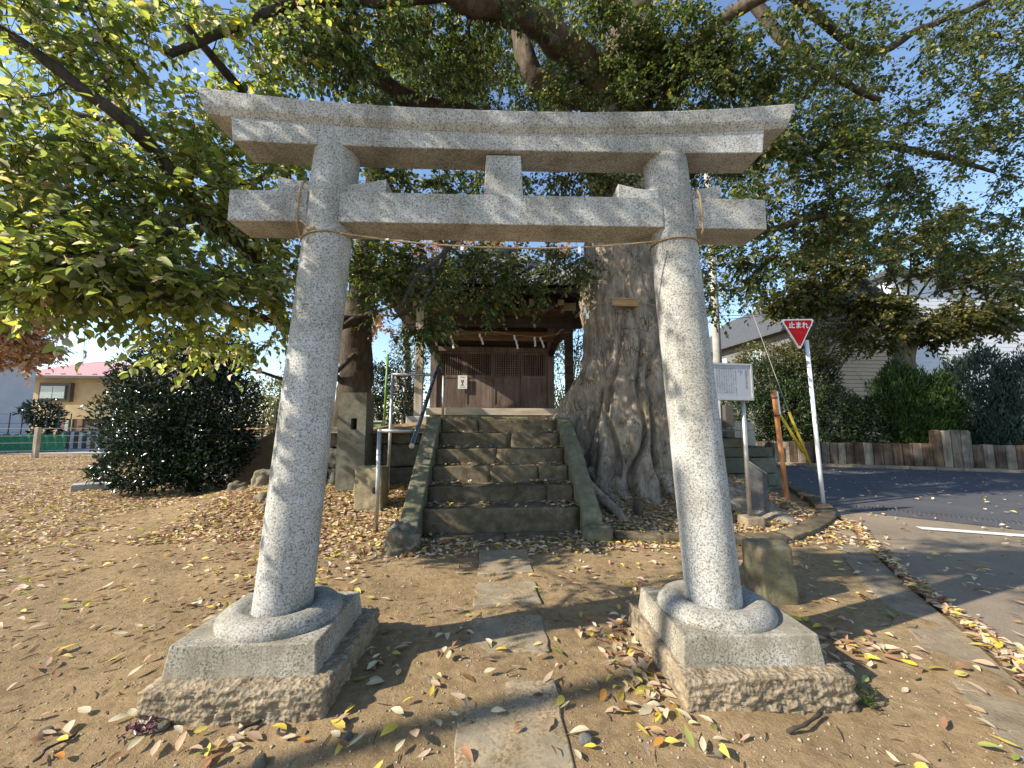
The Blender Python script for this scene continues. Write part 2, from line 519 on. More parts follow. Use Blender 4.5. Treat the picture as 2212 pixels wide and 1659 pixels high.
# ---------------------------------------------------------------- ground
def bed_mask(x, y):
    """1 inside the root bed right of the stairs"""
    return sstep(1.2, 1.7, x) * (1 - sstep(4.7, 5.2, x)) * (1 - sstep(9, 10, y))
def hgt(x, y):
    x, y = np.asarray(x, float), np.asarray(y, float)
    h = .010 * np.sin(1.7 * x + 1.1 * y) + .008 * np.sin(4.1 * x - 2.3 * y + 1) + .006 * np.sin(7.3 * x + 6.1 * y)
    h = h * (1 - sstep(2.2, 3.2, x) * (1 - sstep(5, 6, y)) * .8)
    left = (1 - sstep(-1.0, -.8, x)) * sstep(-5.6, -3.4, x)
    h = h + .30 * left * sstep(5.3, 7.2, y) * (1 - sstep(8.5, 10.5, y))
    h = h + bed_mask(x, y) * .42 * sstep(4.95, 6.9, y)
    j = joint_x(y)
    road = sstep(-.05, .12, x - j)
    return h * (1 - road) - .05 * road
_J = [gz(1849, 1153), gz(1938, 1248), gz(2075, 1358), gz(2210, 1483)]
def joint_x(y):
    """x of the leaf-filled joint where the gutter strip meets the road"""
    ys = np.array([-6, _J[3][1] - .5, _J[3][1], _J[2][1], _J[1][1], _J[0][1], 5.3, 6.2, 7.6, 12.7, 60])
    xs = np.array([_J[3][0] - 5.2, _J[3][0] - .35, _J[3][0], _J[2][0], _J[1][0], _J[0][0], 5.25, 5.75, 6.45, 10.3, 40])
    return np.interp(y, ys, xs)

gx = np.concatenate([-np.geomspace(260, 12, 26), np.linspace(-11.6, 7.4, 260), np.geomspace(7.8, 260, 26)])
gy = np.concatenate([[-40, -20, -10, -5, -2, -.5], np.linspace(.3, 9.5, 200), np.geomspace(9.7, 420, 50)])
GX, GY = np.meshgrid(gx, gy)
GZ = hgt(GX, GY)
nx, ny = len(gx), len(gy)
idx = np.arange(nx * ny).reshape(ny, nx)
quads = np.stack([idx[:-1, :-1], idx[:-1, 1:], idx[1:, 1:], idx[1:, :-1]], -1).reshape(-1, 4)
ground = link('ground', npmesh('ground', np.stack([GX, GY, GZ], -1).reshape(-1, 3), quads, M_DIRT), smooth=True)
tag(ground, kind='structure')

# road: a strip mesh whose left edge follows the joint
def sheet(name, rows, z, mat, nx=14):
    """rows: list of (left xyz, right xyz)"""
    V, Fc = [], []
    for l, r in rows:
        for k in range(nx + 1):
            t = k / nx
            V.append((l[0] + (r[0] - l[0]) * t, l[1] + (r[1] - l[1]) * t, z))
    for i in range(len(rows) - 1):
        for k in range(nx):
            a = i * (nx + 1) + k
            Fc.append((a, a + 1, a + nx + 2, a + nx + 1))
    return link(name, npmesh(name, V, Fc, mat))
ys = list(np.linspace(-6, 14, 81)) + [16, 20, 30, 60]
old = sheet('pavement', [((joint_x(y) + .02, y), (40, y)) for y in ys], .006, M_ASPO)
tag(old, kind='structure')
dl, dr = gz(1880, 1098), gz(2212, 1133)
slope = (dr[1] - dl[1]) / (dr[0] - dl[0])
rows = []
for t in np.linspace(0, 1, 40):
    y0 = dl[1] + .02
    l = (max(joint_x(y0 + t * 30) + .05, 5.65), y0 + t * 30)
    rows.append((l, (l[0] + 30, l[1] + slope * 30)))
road = sheet('road', rows, .012, M_ASPH)
tag(road, kind='structure')
ln0, ln1 = gz(1985, 1143), gz(2212, 1160)
ld = (ln1 - ln0) / np.linalg.norm(ln1 - ln0)
lp = np.array([-ld[1], ld[0], 0])
a, b = ln0, ln0 + ld * 5
ml = MB().add([(*(a - lp * .075)[:2], .018), (*(b - lp * .075)[:2], .018), (*(b + lp * .075)[:2], .018), (*(a + lp * .075)[:2], .018)], [(0, 1, 2, 3)])
tag(ml.build('road_marking', M_PAINT), kind='structure')
# trench drain where old and new asphalt meet
dd = np.array([1, slope, 0]) / math.hypot(1, slope)
dn = np.array([-dd[1], dd[0], 0])
mb = MB()
for k in range(160):
    p = dl + dd * (k * .05 - .2)
    q = [p + dn * .10, p + dn * .10 + dd * .026, p - dn * .10 + dd * .026, p - dn * .10]
    mb.add([(*v[:2], .026) for v in q] + [(*v[:2], .004) for v in q], [(0, 1, 2, 3), (0, 4, 5, 1), (1, 5, 6, 2), (2, 6, 7, 3), (3, 7, 4, 0)])
tag(mb.build('road_drain_grating', M_ASPH), kind='structure')

# concrete gutter strip along the joint, in slabs
gut = thing('concrete_gutter', 'long pale concrete edging strip between the dirt and the leaf filled road joint', 'edging', (4.5, 4.0, 0))
yy = np.arange(4.95, -1.2, -.62)
for i in range(len(yy) - 1):
    y1, y0 = yy[i], yy[i + 1] + .008
    w = .24
    dz = .004 + .006 * random.random()
    pts = [(joint_x(y0) - w * 1.25, y0 + .12), (joint_x(y0) - .01, y0), (joint_x(y1) - .01, y1), (joint_x(y1) - w * 1.25, y1 + .12)]
    mb = MB().prism(pts, lambda u, v, s, dz=dz: (u, v, -.08 if s == 0 else dz))
    mb.build('gutter_slab', M_CONC, gut, .006)

# stone path: four flush slabs
path = thing('stone_path', 'row of worn flat paving slabs leading between the torii posts to the steps', 'path', (.2, 3, 0))
path['kind'] = 'structure'
del path['category']
for (y0, y1, xl0, xr0, xl1, xr1) in [(1.15, 2.24, -.11, .37, -.075, .425), (2.5, 2.94, -.065, .445, -.035, .465), (3.13, 3.56, -.03, .50, .0, .50), (3.77, 4.42, .0, .53, .02, .545)]:
    n = 9
    V = []
    for i in range(n):
        t = i / (n - 1)
        V.append((xl0 + (xl1 - xl0) * t + random.uniform(-.012, .012), y0 + (y1 - y0) * t))
    for i in range(1, n):
        t = i / n
        V.append((xl1 + (xr1 - xl1) * t, y1 + random.uniform(-.015, .015)))
    for i in range(n):
        t = 1 - i / (n - 1)
        V.append((xr0 + (xr1 - xr0) * t + random.uniform(-.012, .012), y0 + (y1 - y0) * t))
    for i in range(1, n):
        t = 1 - i / n
        V.append((xl0 + (xr0 - xl0) * t, y0 + random.uniform(-.015, .015)))
    top = .010 + .003 * random.random()
    mb = MB().prism(V, lambda u, v, s: (u, v, -.05 if s == 0 else top))
    mb.build('paving_slab', M_SLAB, path, .008)

# raised platform ground behind the retaining walls
PZ = 1.25
px = np.linspace(-2.95, 6.15, 40)
py = np.linspace(6.95, 17, 36)
PX, PY = np.meshgrid(px, py)
PZZ = PZ + .05 * np.sin(PX * 1.3 + PY) * .4 + .20 * sstep(7.0, 8.0, PY) * np.exp(-((PX - .3) / 2.6) ** 4)
ii = np.arange(40 * 36).reshape(36, 40)
q4 = np.stack([ii[:-1, :-1], ii[:-1, 1:], ii[1:, 1:], ii[1:, :-1]], -1).reshape(-1, 4)
keep = ~((np.abs(PX[:-1, :-1].ravel() + .14 - .3) < .85) & (PY[:-1, :-1].ravel() < 7.0))
tag(link('terrace_ground', npmesh('terrace_ground', np.stack([PX, PY, PZZ], -1).reshape(-1, 3), q4[keep], M_DIRT), smooth=True), kind='structure')

# ---------------------------------------------------------------- torii
TO = (0.15, 2.45, 0)
torii = thing('torii_gate', 'large grey granite torii gate standing over the path in front of the steps', 'torii gate', TO, rz=math.radians(-3), local=True)
NC = -.03
SS = np.linspace(-1, 1, 65)
def lift(s):
    return .105 * abs(s) ** 2.3
mb = MB()
prof_n = 8
vs, fs = [], []
for s in SS:
    L = lift(s)
    for (n, z, half) in [(-.195, 3.385, 1.915), (-.155, 3.405, 1.915), (.105, 3.405, 1.915), (.115, 3.385, 1.915), (.10, 3.272, 1.882), (-.15, 3.262, 1.875), (-.178, 3.298, 1.882), (-.183, 3.31, 1.884)]:
        jz = .003 * fbm((s * 40, n * 9, z * 9), 3)
        vs.append((s * half, n, z + L * (1.0 if z > 3.35 else .80) + jz))
for i in range(len(SS) - 1):
    for k in range(prof_n):
        a, b = i * prof_n + k, i * prof_n + (k + 1) % prof_n
        fs.append((a, b, b + prof_n, a + prof_n))
fs += [tuple(range(prof_n)), tuple((len(SS) - 1) * prof_n + k for k in range(prof_n))]
mb.add(vs, fs).build('top_lintel', M_GRAN, torii, .006)
mb = MB()
vs, fs = [], []
for s in SS:
    for (n, z, half) in [(-.152, 3.266, 1.725), (.062, 3.266, 1.725), (.062, 3.148, 1.70), (-.150, 3.148, 1.705)]:
        vs.append((s * half, n, z + lift(s) * (.66 if z > 3.2 else .22)))
for i in range(len(SS) - 1):
    for k in range(4):
        a, b = i * 4 + k, i * 4 + (k + 1) % 4
        fs.append((a, b, b + 4, a + 4))
fs += [(0, 1, 2, 3), tuple((len(SS) - 1) * 4 + k for k in range(4))]
mb.add(vs, fs).build('under_lintel', M_GRAN, torii, .006)
for sg in (-1, 1):
    c0, c1 = sg * 1.285, sg * 1.103
    zs = np.linspace(.30, 3.165, 26)
    vs, fs = [], []
    for z in zs:
        t = (z - .36) / (3.11 - .36)
        r = .157 - .016 * t
        for k in range(56):
            a = 2 * math.pi * k / 56
            vs.append((c0 + (c1 - c0) * t + r * math.cos(a), NC + r * math.sin(a), z))
    for i in range(len(zs) - 1):
        for k in range(56):
            a, b = i * 56 + k, i * 56 + (k + 1) % 56
            fs.append((a, b, b + 56, a + 56))
    MB().add(vs, fs).build('pillar', M_GRAN, torii, smooth=True)
    cx = sg * 1.29
    MB().lathe([(.15, .335), (.172, .338), (.19, .352), (.225, .366), (.262, .362), (.298, .346), (.322, .322), (.33, .30), (.327, .285)], (cx, NC, 0), 56, .93).build('base_ring', M_RING, torii, smooth=True)
    ctr = sg * 1.31
    mb = MB()
    x0, x1, y0, y1 = ctr - .362, ctr + .362, -.345, .275
    mb.add([(x0 - .018, y0 - .02, .135), (x1 + .018, y0 - .02, .135), (x1 + .018, y1 + .02, .135), (x0 - .018, y1 + .02, .135), (x0, y0, .29), (x1, y0, .29), (x1, y1, .29), (x0, y1, .29)],
           [(0, 3, 2, 1), (4, 5, 6, 7), (0, 1, 5, 4), (1, 2, 6, 5), (2, 3, 7, 6), (3, 0, 4, 7)])
    mb.build('plinth', M_PLIN, torii, .008)
    fc = -1.275 if sg < 0 else 1.325
    o = rough('footing', M_FOOT, torii, (fc, -.045, .03), (.86, .83, .235), 44, .02, 30, seed=sg)
    # tie beam ends and wedges
    pil = lambda z: sg * (1.285 + (1.103 - 1.285) * (z - .36) / 2.75)
    mb = MB()
    xi, xo = pil(2.75) + sg * .10, sg * 1.705
    mb.box(min(xi, xo), max(xi, xo), -.14, .09, 2.648, 2.852)
    mb.build('tie_beam_end', M_GRAN, torii, .006)
    for (xa, xb, za, zb) in [(pil(2.9) + sg * .12, sg * 1.435, .075, .105), (pil(2.9) - sg * .12, sg * .752, .058, .10)]:
        pts = [(xa, 2.864), (xb, 2.864), (xb, 2.864 + zb), ((xa + xb) / 2, 2.864 + (za + zb) / 2 - .008), (xa, 2.864 + za)]
        MB().prism(pts, lambda u, v, s: (u, -.105 if s == 0 else .06, v)).build('wedge', M_GRAN, torii, .004)
mb = MB().box(-1.03, 1.03, -.142, .09, 2.65, 2.850)
mb.build('tie_beam', M_GRAN, torii, .006)
mb = MB().add([(-.125, -.125, 2.853), (.127, -.125, 2.853), (.127, .08, 2.853), (-.125, .08, 2.853), (-.113, -.12, 3.135), (.113, -.12, 3.135), (.113, .08, 3.135), (-.113, .08, 3.135)],
              [(0, 3, 2, 1), (4, 5, 6, 7), (0, 1, 5, 4), (1, 2, 6, 5), (2, 3, 7, 6), (3, 0, 4, 7)])
mb.build('center_strut', M_GRAN, torii, .005)

# straw rope tied across the torii
def rope_tube(mb, pts, r, n=6, twist=0):
    P = []
    for i in range(len(pts) - 1):
        a, b = Vector(pts[i]), Vector(pts[i + 1])
        m = max(2, int((b - a).length / .02))
        P += [a.lerp(b, k / m) for k in range(m)]
    P.append(Vector(pts[-1]))
    mb.tube(P, [r * (1 + .16 * math.sin(i * 1.9)) for i in range(len(P))], n)
rp = thing('straw_rope', 'thin twisted straw rope tied across the granite torii posts with small paper slips', 'rope', TO, rz=math.radians(-3), local=True)
mb = MB()
pts = []
for k in range(25):
    t = k / 24
    s = -1.0 + 1.97 * t
    z = 2.565 - .30 * t * (1 - t) * 1.15 + .0 * t - .02 * t
    pts.append((s, -.165 - .035 * math.sin(math.pi * t), z))
rope_tube(mb, pts, .0055)
for sg in (-1, 1):
    cx = sg * (1.285 - .182 * (2.57 - .36) / 2.75)
    rr = .152
    loop = []
    for k in range(29):
        a = 2 * math.pi * k / 28
        loop.append((cx + rr * math.cos(a), NC + rr * math.sin(a), 2.575 + .012 * math.sin(a * 1 + 1) - sg * .012 * math.cos(a)))
    rope_tube(mb, loop, .0055)
    ex = cx + sg * .155
    rope_tube(mb, [(ex, -.06, 2.575), (ex - sg * .02, -.155, 2.63), (ex - sg * .022, -.156, 2.78), (ex - sg * .026, -.150, 2.86), (ex - sg * .03, -.12, 2.93), (ex - sg * .035, 0.05, 2.94)], .0065)
kx = -1.0 - .165
rope_tube(mb, [(kx - .03, -.165, 2.60), (kx - .08, -.17, 2.64)], .006)
rope_tube(mb, [(kx - .02, -.16, 2.58), (kx - .035, -.165, 2.50)], .006)
rope_tube(mb, [(kx - .04, -.16, 2.59), (kx + .01, -.175, 2.585)], .014)
mb.build('rope', M_ROPE, rp, smooth=True)
def zigzag(c, w, h, M=None, n=3, lean=0.0):
    """folded paper streamer: plates stepping sideways as they hang"""
    mb = MB()
    x, z = 0, 0
    for k in range(n):
        a = [(x - w / 2, 0, z), (x + w / 2, 0, z), (x + w / 2 + lean, -.012, z - h / n * 1.06), (x - w / 2 + lean, -.012, z - h / n * 1.06)]
        b = [(p[0], p[1] + .003, p[2]) for p in a]
        V = [tuple(np.array(c) + np.array(q)) for q in a + b]
        mb.add(V, [(0, 1, 2, 3), (7, 6, 5, 4), (0, 4, 5, 1), (1, 5, 6, 2), (2, 6, 7, 3), (3, 7, 4, 0)])
        x += w * .62 * (1 if k % 2 == 0 else .5) + lean
        z -= h / n
    return mb
for t, h in ((.15, .016), (.38, .03), (.745, .042)):
    s = -1.0 + 1.97 * t
    z = 2.565 - .345 * t * (1 - t) - .02 * t
    zigzag((s, -.20, z), .018, h, n=1).build('paper_slip', M_WHITE, rp)

# ---------------------------------------------------------------- stone stairs
SO = (.305, 5.02, 0)
st = thing('stone_stairs', 'six mossy stone steps between two sloping cheek slabs', 'steps', SO, rz=math.radians(-1.6), local=True)
ST_Y = [0, .36, .72, 1.05, 1.40, 1.68]
ST_Z = [.325, .552, .775, 1.008, 1.243, 1.463]
splits = [[], [.62], [-.15, .55], [-.05], [.18], [-.37]]
for k in range(6):
    y0, z1 = ST_Y[k], ST_Z[k]
    z0 = (ST_Z[k - 1] - .02) if k else .0
    xs = [-1.0] + splits[k] + [1.0]
    y1 = (ST_Y[k + 1] + .06) if k < 5 else y0 + .9
    for i in range(len(xs) - 1):
        o = rough('step_block', M_STEP, st, ((xs[i] + xs[i + 1]) / 2, (y0 + y1) / 2 + random.uniform(-.008, .008), (z0 + z1) / 2 + random.uniform(-.004, .004)), (xs[i + 1] - xs[i] - .008, y1 - y0, z1 - z0), 12, .016, 5, seed=k * 3 + i)
for sg in (-1, 1):
    # cheek slabs follow the slope of the step edges
    ys_ = [-.40, .42, 1.06, 1.78] if sg < 0 else [-.22, .55, 1.15, 1.78]
    zt = lambda y: .33 + .695 * y + (.10 if y > -.1 else .10)
    for i in range(3):
        ya, yb = ys_[i] + .004, ys_[i + 1] - .004
        za, zb = min(zt(ya), 1.505), min(zt(yb), 1.505)
        if i == 2:
            poly = [(ya, -.02), (1.9, -.02), (1.9, 1.505), (min(1.66, yb), min(zt(1.60), 1.505)), (ya, za)]
        else:
            poly = [(ya, -.02), (yb, -.02), (yb, zb), (ya, za)]
        xa, xb = sg * 1.004, sg * 1.235
        jit = random.uniform(-.008, .008)
        MB().prism(poly, lambda u, v, s: ((xa + jit if s == 0 else xb + jit), u, v)).build('cheek_slab', M_CHEEK, st, .018)
rough('landing_slab', M_STEP, st, (-.42, -.13, .0), (.88, .26, .075), 10, .012, 6, seed=4)
rough('landing_slab', M_STEP, st, (.56, -.13, .0), (1.02, .26, .075), 10, .012, 6, seed=5)
fo = rough('cheek_foot', M_CHEEK, st, (1.13, -.33, .06), (.30, .26, .24), 10, .03, 6, rnd=.3, seed=9)
rk = rough('foot_rock', M_ROCK, None, (-.85, 4.56, .05), (.27, .42, .28), 20, .10, 6.5, Matrix.Rotation(.5, 4, 'Z') @ Matrix.Rotation(.15, 4, 'X'), .62, seed=2)
tag(rk, 'rounded boulder at the foot of the mossy cheek slab by the handrail', 'boulder')

# ---------------------------------------------------------------- handrail
hr = thing('handrail', 'steel handrail with dark round grip bar climbing beside the stone steps', 'handrail', (-1.3, 5.28, 0))
p1 = Vector((-1.316, 5.278, .0))
def tub(name, pts, r, mat, n=12):
    return MB().tube(pts, r, n).build(name, mat, hr, smooth=False)
for o in [MB().tube([(-1.316, 5.278, -.02), (-1.316, 5.278, 1.285)], .027, 14).build('post', M_STEEL, hr, smooth=True)]:
    pass
MB().tube([(-1.335, 5.278, 1.305), (-.87, 5.278, 1.30)], .024, 14).build('bracket_arm', M_STEEL, hr, smooth=True)
MB().tube([(-1.500, 6.66, .15), (-1.47, 6.66, 2.22)], .027, 14).build('post', M_STEEL, hr, smooth=True)
MB().tube([(-1.49, 6.66, 2.235), (-.83, 6.66, 2.235)], .024, 14).build('bracket_arm', M_STEEL, hr, smooth=True)
MB().tube([(-.70, 7.55, 1.3), (-.695, 7.55, 2.36)], .025, 14).build('post', M_STEEL, hr, smooth=True)
gb = MB().tube([at(890, 962, 4.93), at(918, 878, 5.95), at(946, 790, 7.12), at(948, 786, 7.2), at(956, 801, 7.5), (-.695, 7.55, 2.34)], [.03, .03, .03, .03, .028, .027], 16).build('grip_bar', M_DKRAIL, hr, smooth=True)
e0 = at(890, 962, 4.93)
sub(gb)
MB().tube([e0 + np.array([-.004, -.022, -.013]), e0 + np.array([0, .004, .003])], .033, 14).build('end_cap', M_PALEW, gb, smooth=True)

# ---------------------------------------------------------------- stones left of the stairs
mb_loc = (-2.14, 6.95, .0)
sp = thing('stone_post', 'tall square stone post with a square hole and a small round hole', 'stone post', mb_loc)
R5 = Matrix.Translation((-2.14, 6.97, 0)) @ Matrix.Rotation(math.radians(-3), 4, 'Z')
# front face built round the square hole; the round one is only a black disc
def stonepost():
    w, d, z0, z1 = .235, .20, -.1, 1.93
    hx0, hx1, hz0, hz1 = -.015, .085, 1.30, 1.49
    mb = MB()
    mb.box(-w, hx0, -d, d, z0, z1)
    mb.box(hx1, w, -d, d, z0, z1)
    mb.box(hx0, hx1, -d, d, z0, hz0)
    mb.box(hx0, hx1, -d, d, hz1, z1)
    mb.v = [tuple(R5 @ Vector(q)) for q in mb.v]
    return mb
o = stonepost().build('shaft', M_POST, sp)
bm = bmesh.new(); bm.from_mesh(o.data); bmesh.ops.remove_doubles(bm, verts=bm.verts, dist=1e-4)
bm.to_mesh(o.data); bm.free()
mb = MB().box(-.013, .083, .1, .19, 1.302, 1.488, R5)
mb.build('hole_shade_back', M_BLACK, sp)  # black plate, the dark of the square hole put into its colour
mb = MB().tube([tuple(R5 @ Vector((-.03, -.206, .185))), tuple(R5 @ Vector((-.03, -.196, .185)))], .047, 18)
mb.build('round_hole_shade', M_BLACK, sp)  # black disc on the uncut face, painting the shade of a round hole
rs = rough('short_stone', M_BOLL, None, (-1.64, 6.22, .33), (.42, .30, .82), 16, .03, 5, Matrix.Rotation(-.12, 4, 'Z'), .12, seed=6)
tag(rs, 'short rough upright stone between the tall stone post and the handrail', 'stone')
rough('small_hole_shade', M_BLACK, None, (-1.55, 6.055, .40), (.06, .03, .08), 4, .01, 5, None, .6).parent = rs  # black lump set on the stone for the dark inside a hole
# retaining walls
def wall_row(parent, x0, x1, y, z0, z1, lens, mat, name='stone', depth=.35, amp=.02, cuts=9, gap=.012, seed=0, rnd=.05):
    x = x0
    i = 0
    while x < x1 - .05:
        L = min(lens[(i + seed) % len(lens)] * random.uniform(.85, 1.15), x1 - x)
        if x1 - x - L < .12:
            L = x1 - x
        rough(name, mat, parent, (x + L / 2, y + depth / 2 + random.uniform(-.012, .012), (z0 + z1) / 2), (L - gap, depth, z1 - z0 - gap), cuts, amp, 5, None, rnd, seed=i + seed * 11 + 1)
        x += L
        i += 1
lw = thing('retaining_wall', 'dark mossy stone retaining wall behind the tall stone post left of the steps', 'stone wall', (-2.6, 7.25, 0))
wall_row(lw, -2.5, -.96, 7.22, 1.04, 1.27, [1.1, .9], M_WALL, 'coping_stone', .5)
wall_row(lw, -2.5, -.96, 7.30, .62, 1.03, [.9, .7], M_WALL, seed=1)
wall_row(lw, -2.5, -.96, 7.30, .05, .61, [.75, .95], M_WALL, seed=2)
wall_row(lw, -3.15, -2.5, 7.30, .98, 1.26, [.42, .55, .36], M_WALL, amp=.06, seed=3, rnd=.22)
wall_row(lw, -3.15, -2.5, 7.28, .60, .97, [.5, .34, .44], M_WALL, amp=.07, seed=4, rnd=.25)
wall_row(lw, -3.15, -2.5, 7.26, .25, .60, [.36, .52, .4], M_WALL, amp=.07, seed=5, rnd=.25)
wall_row(lw, -3.15, -2.5, 7.24, -.05, .26, [.45, .6], M_WALL, amp=.07, seed=6, rnd=.25)
MB().box(-2.95, -.95, 7.5, 7.7, -.1, 1.2).build('backing', M_WALL, lw)
for j_, (z0_, z1_) in enumerate([(-.05, .34), (.35, .78), (.79, 1.25)]):
    for i in range(11):
        rough('stone', M_WALL, lw, (-2.98, 7.9 + i * .72, (z0_ + z1_) / 2), (.34, .70, z1_ - z0_ - .012), 7, .05, 5, None, .18, seed=i + 30 * j_)
rw = thing('block_wall', 'grey green stone block wall at the terrace corner behind the information board', 'block wall', (5.6, 7.75, 0))
for (x0, x1, z0, z1, ls, sd) in [(1.5, 5.62, .90, 1.10, [.8], 1), (1.5, 6.2, .70, .90, [.75, .6], 2), (1.5, 6.25, .36, .69, [.7, .9], 3), (1.5, 6.28, .10, .35, [.62, .85], 4), (1.5, 6.32, -.1, .09, [.9], 5)]:
    wall_row(rw, x0, x1, 7.75 - (.0 if z0 > .8 else 0), z0, z1, ls, M_BLOCK, 'block', .4, .012, 7, .01, sd, .02)
for i in range(8):
    rough('block', M_BLOCK, rw, (6.1, 8.5 + i * .85, .4), (.35, .83, 1.0), 6, .015, 5, seed=i)

# loose rocks by the left post
for i, (px_, py_, Y, sx, sy, sz, rz, lab) in enumerate([(510, 1050, 7.6, .26, .26, .34, .2, 'square cut stone stub under the dark shrub'),
        (562, 1022, 7.5, .36, .3, .62, .5, 'upright wedge shaped rock leaning beside the left torii post'),
        (585, 1062, 6.7, .42, .36, .26, .9, 'low pale flat topped rock beside the left torii post'),
        (527, 1062, 7.1, .34, .3, .26, -.3, 'low rounded rock in front of the square stone stub'),
        (588, 1105, 6.2, .22, .2, .36, .3, 'small pointed rock half hidden behind the left torii post')]):
    c = at(px_, py_, Y)
    tag(rough('rock', M_ROCK, None, (c[0], c[1], sz * .32), (sx, sy, sz), 12, .12, 3.5, Matrix.Rotation(rz, 4, 'Z') @ Matrix.Rotation(.25 * (i % 2), 4, 'Y'), .45, seed=20 + i), lab, 'rock', 'rocks beside the left post')
# right: stone bollard, slate slab, board footing, curved kerb
bo = rough('stone_bollard', M_BOLL, None, (2.365, 3.08, .18), (.262, .24, .50), 14, .025, 5, Matrix.Rotation(-.06, 4, 'Z') @ Matrix.Rotation(-.03, 4, 'Y'), .06, seed=31)
tag(bo, 'short square mossy stone bollard beside the right torii post', 'bollard')
mb = MB()
R7 = Matrix.Translation((4.13, 5.50, 0)) @ Matrix.Rotation(math.radians(-24), 4, 'Z')
mb.prism([(-.12, -.05), (.12, -.05), (.12, .62), (-.12, .80)], lambda u, v, s: tuple(R7 @ Vector((u, -.05 if s == 0 else .05, v + .04))))
sl = thing('stone_marker', 'thin dark slate marker slab with a slanted top beside the board post', 'stone marker', (4.13, 5.5, 0))
mb.build('slab', M_SLATE, sl, .012)
MB().bar(R7 @ Vector((-.115, 0, .845)), R7 @ Vector((.115, 0, .668)), .11, .012).build('pale_top_edge', M_CONG, sl)
kb = thing('curved_kerb', 'curved row of mossy kerb stones round the leaf covered root bed', 'kerb', (4.6, 5.0, 0))
kp = [gz(1330, 1165), gz(1430, 1168), gz(1520, 1170), gz(1610, 1172), gz(1690, 1168), gz(1745, 1150), gz(1782, 1128), gz(1785, 1108), gz(1765, 1088), gz(1735, 1070), gz(1712, 1055)]
for i in range(len(kp) - 1):
    a, b = kp[i], kp[i + 1]
    L = float(np.linalg.norm((b - a)[:2]))
    ang = math.atan2(b[1] - a[1], b[0] - a[0])
    rough('kerb_stone', M_STEP, kb, ((a[0] + b[0]) / 2, (a[1] + b[1]) / 2, .0), (L + .02, .24, .15), 9, .025, 6, Matrix.Rotation(ang, 4, 'Z'), .12, seed=40 + i)

# ---------------------------------------------------------------- shrine
sh = thing('shrine_hall', 'small dark wooden shrine hall with tiled roof and lattice doors', 'shrine', (.36, 10.2, 1.4))
CX = .36
GZS = 1.42
def bx(name, x0, x1, y0, y1, z0, z1, mat, parent=None, bev=.006):
    return MB().box(x0, x1, y0, y1, z0, z1).build(name, mat, parent or sh, bev)
for sg in (-1, 1):
    x = CX + sg * 1.69
    bx('porch_post', x - .085, x + .085, 8.52, 8.69, 1.56, 4.02, M_PALEW if sg < 0 else M_BROWN)
    bx('post_base_stone', x - .22, x + .22, 8.36, 8.84, 1.30, 1.56, M_CONG, bev=.02)
    bx('post_bracket', x - .15, x + .15, 8.46, 8.74, 3.99, 4.16, M_PALEW)
    x = CX + sg * 1.55
    bx('corner_post', x - .09, x + .09, 10.1, 10.28, 1.5, 4.5, M_DOOR)
    # curved brace from porch post to hall
    MB().tube([(CX + sg * 1.69, 8.6, 3.35), (CX + sg * 1.66, 9.1, 3.55), (CX + sg * 1.6, 9.7, 3.5), (CX + sg * 1.56, 10.1, 3.25)], [.085, .1, .1, .09], 8).build('curved_brace', M_BROWN, sh, smooth=True)
bx('deck_beam', CX - 1.56, CX + 1.62, 8.86, 9.0, 1.592, 1.752, M_DECK)
bx('deck_floor', CX - 1.6, CX + 1.6, 9.0, 10.2, 1.69, 1.745, M_DECK)
bx('deck_skirt', CX - 1.45, CX + 1.45, 9.02, 9.1, 1.44, 1.59, M_PALEW)
for x in (-1.2, -.45, .5, 1.15):
    bx('deck_post', CX + x - .06, CX + x + .06, 8.93, 9.05, 1.40, 1.59, M_PALEW)
bx('entry_step', CX - .62, CX + .72, 8.35, 8.7, 1.40, 1.545, M_CHEEK, bev=.02)
bx('threshold', CX - 1.5, CX + 1.5, 10.0, 10.2, 1.745, 1.81, M_DOOR)
# hall body
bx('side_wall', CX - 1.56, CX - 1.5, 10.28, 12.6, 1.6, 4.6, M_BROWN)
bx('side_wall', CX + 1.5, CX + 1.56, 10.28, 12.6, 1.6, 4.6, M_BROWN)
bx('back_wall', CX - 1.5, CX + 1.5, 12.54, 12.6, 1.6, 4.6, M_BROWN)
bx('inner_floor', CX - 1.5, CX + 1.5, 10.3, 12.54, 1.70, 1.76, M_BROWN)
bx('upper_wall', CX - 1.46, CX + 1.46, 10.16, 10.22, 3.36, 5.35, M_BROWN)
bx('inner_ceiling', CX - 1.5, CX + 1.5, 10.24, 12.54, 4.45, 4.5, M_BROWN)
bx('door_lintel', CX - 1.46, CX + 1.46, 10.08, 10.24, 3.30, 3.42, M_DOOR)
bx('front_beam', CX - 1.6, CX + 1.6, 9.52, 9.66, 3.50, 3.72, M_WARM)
dw = 2.92 / 4
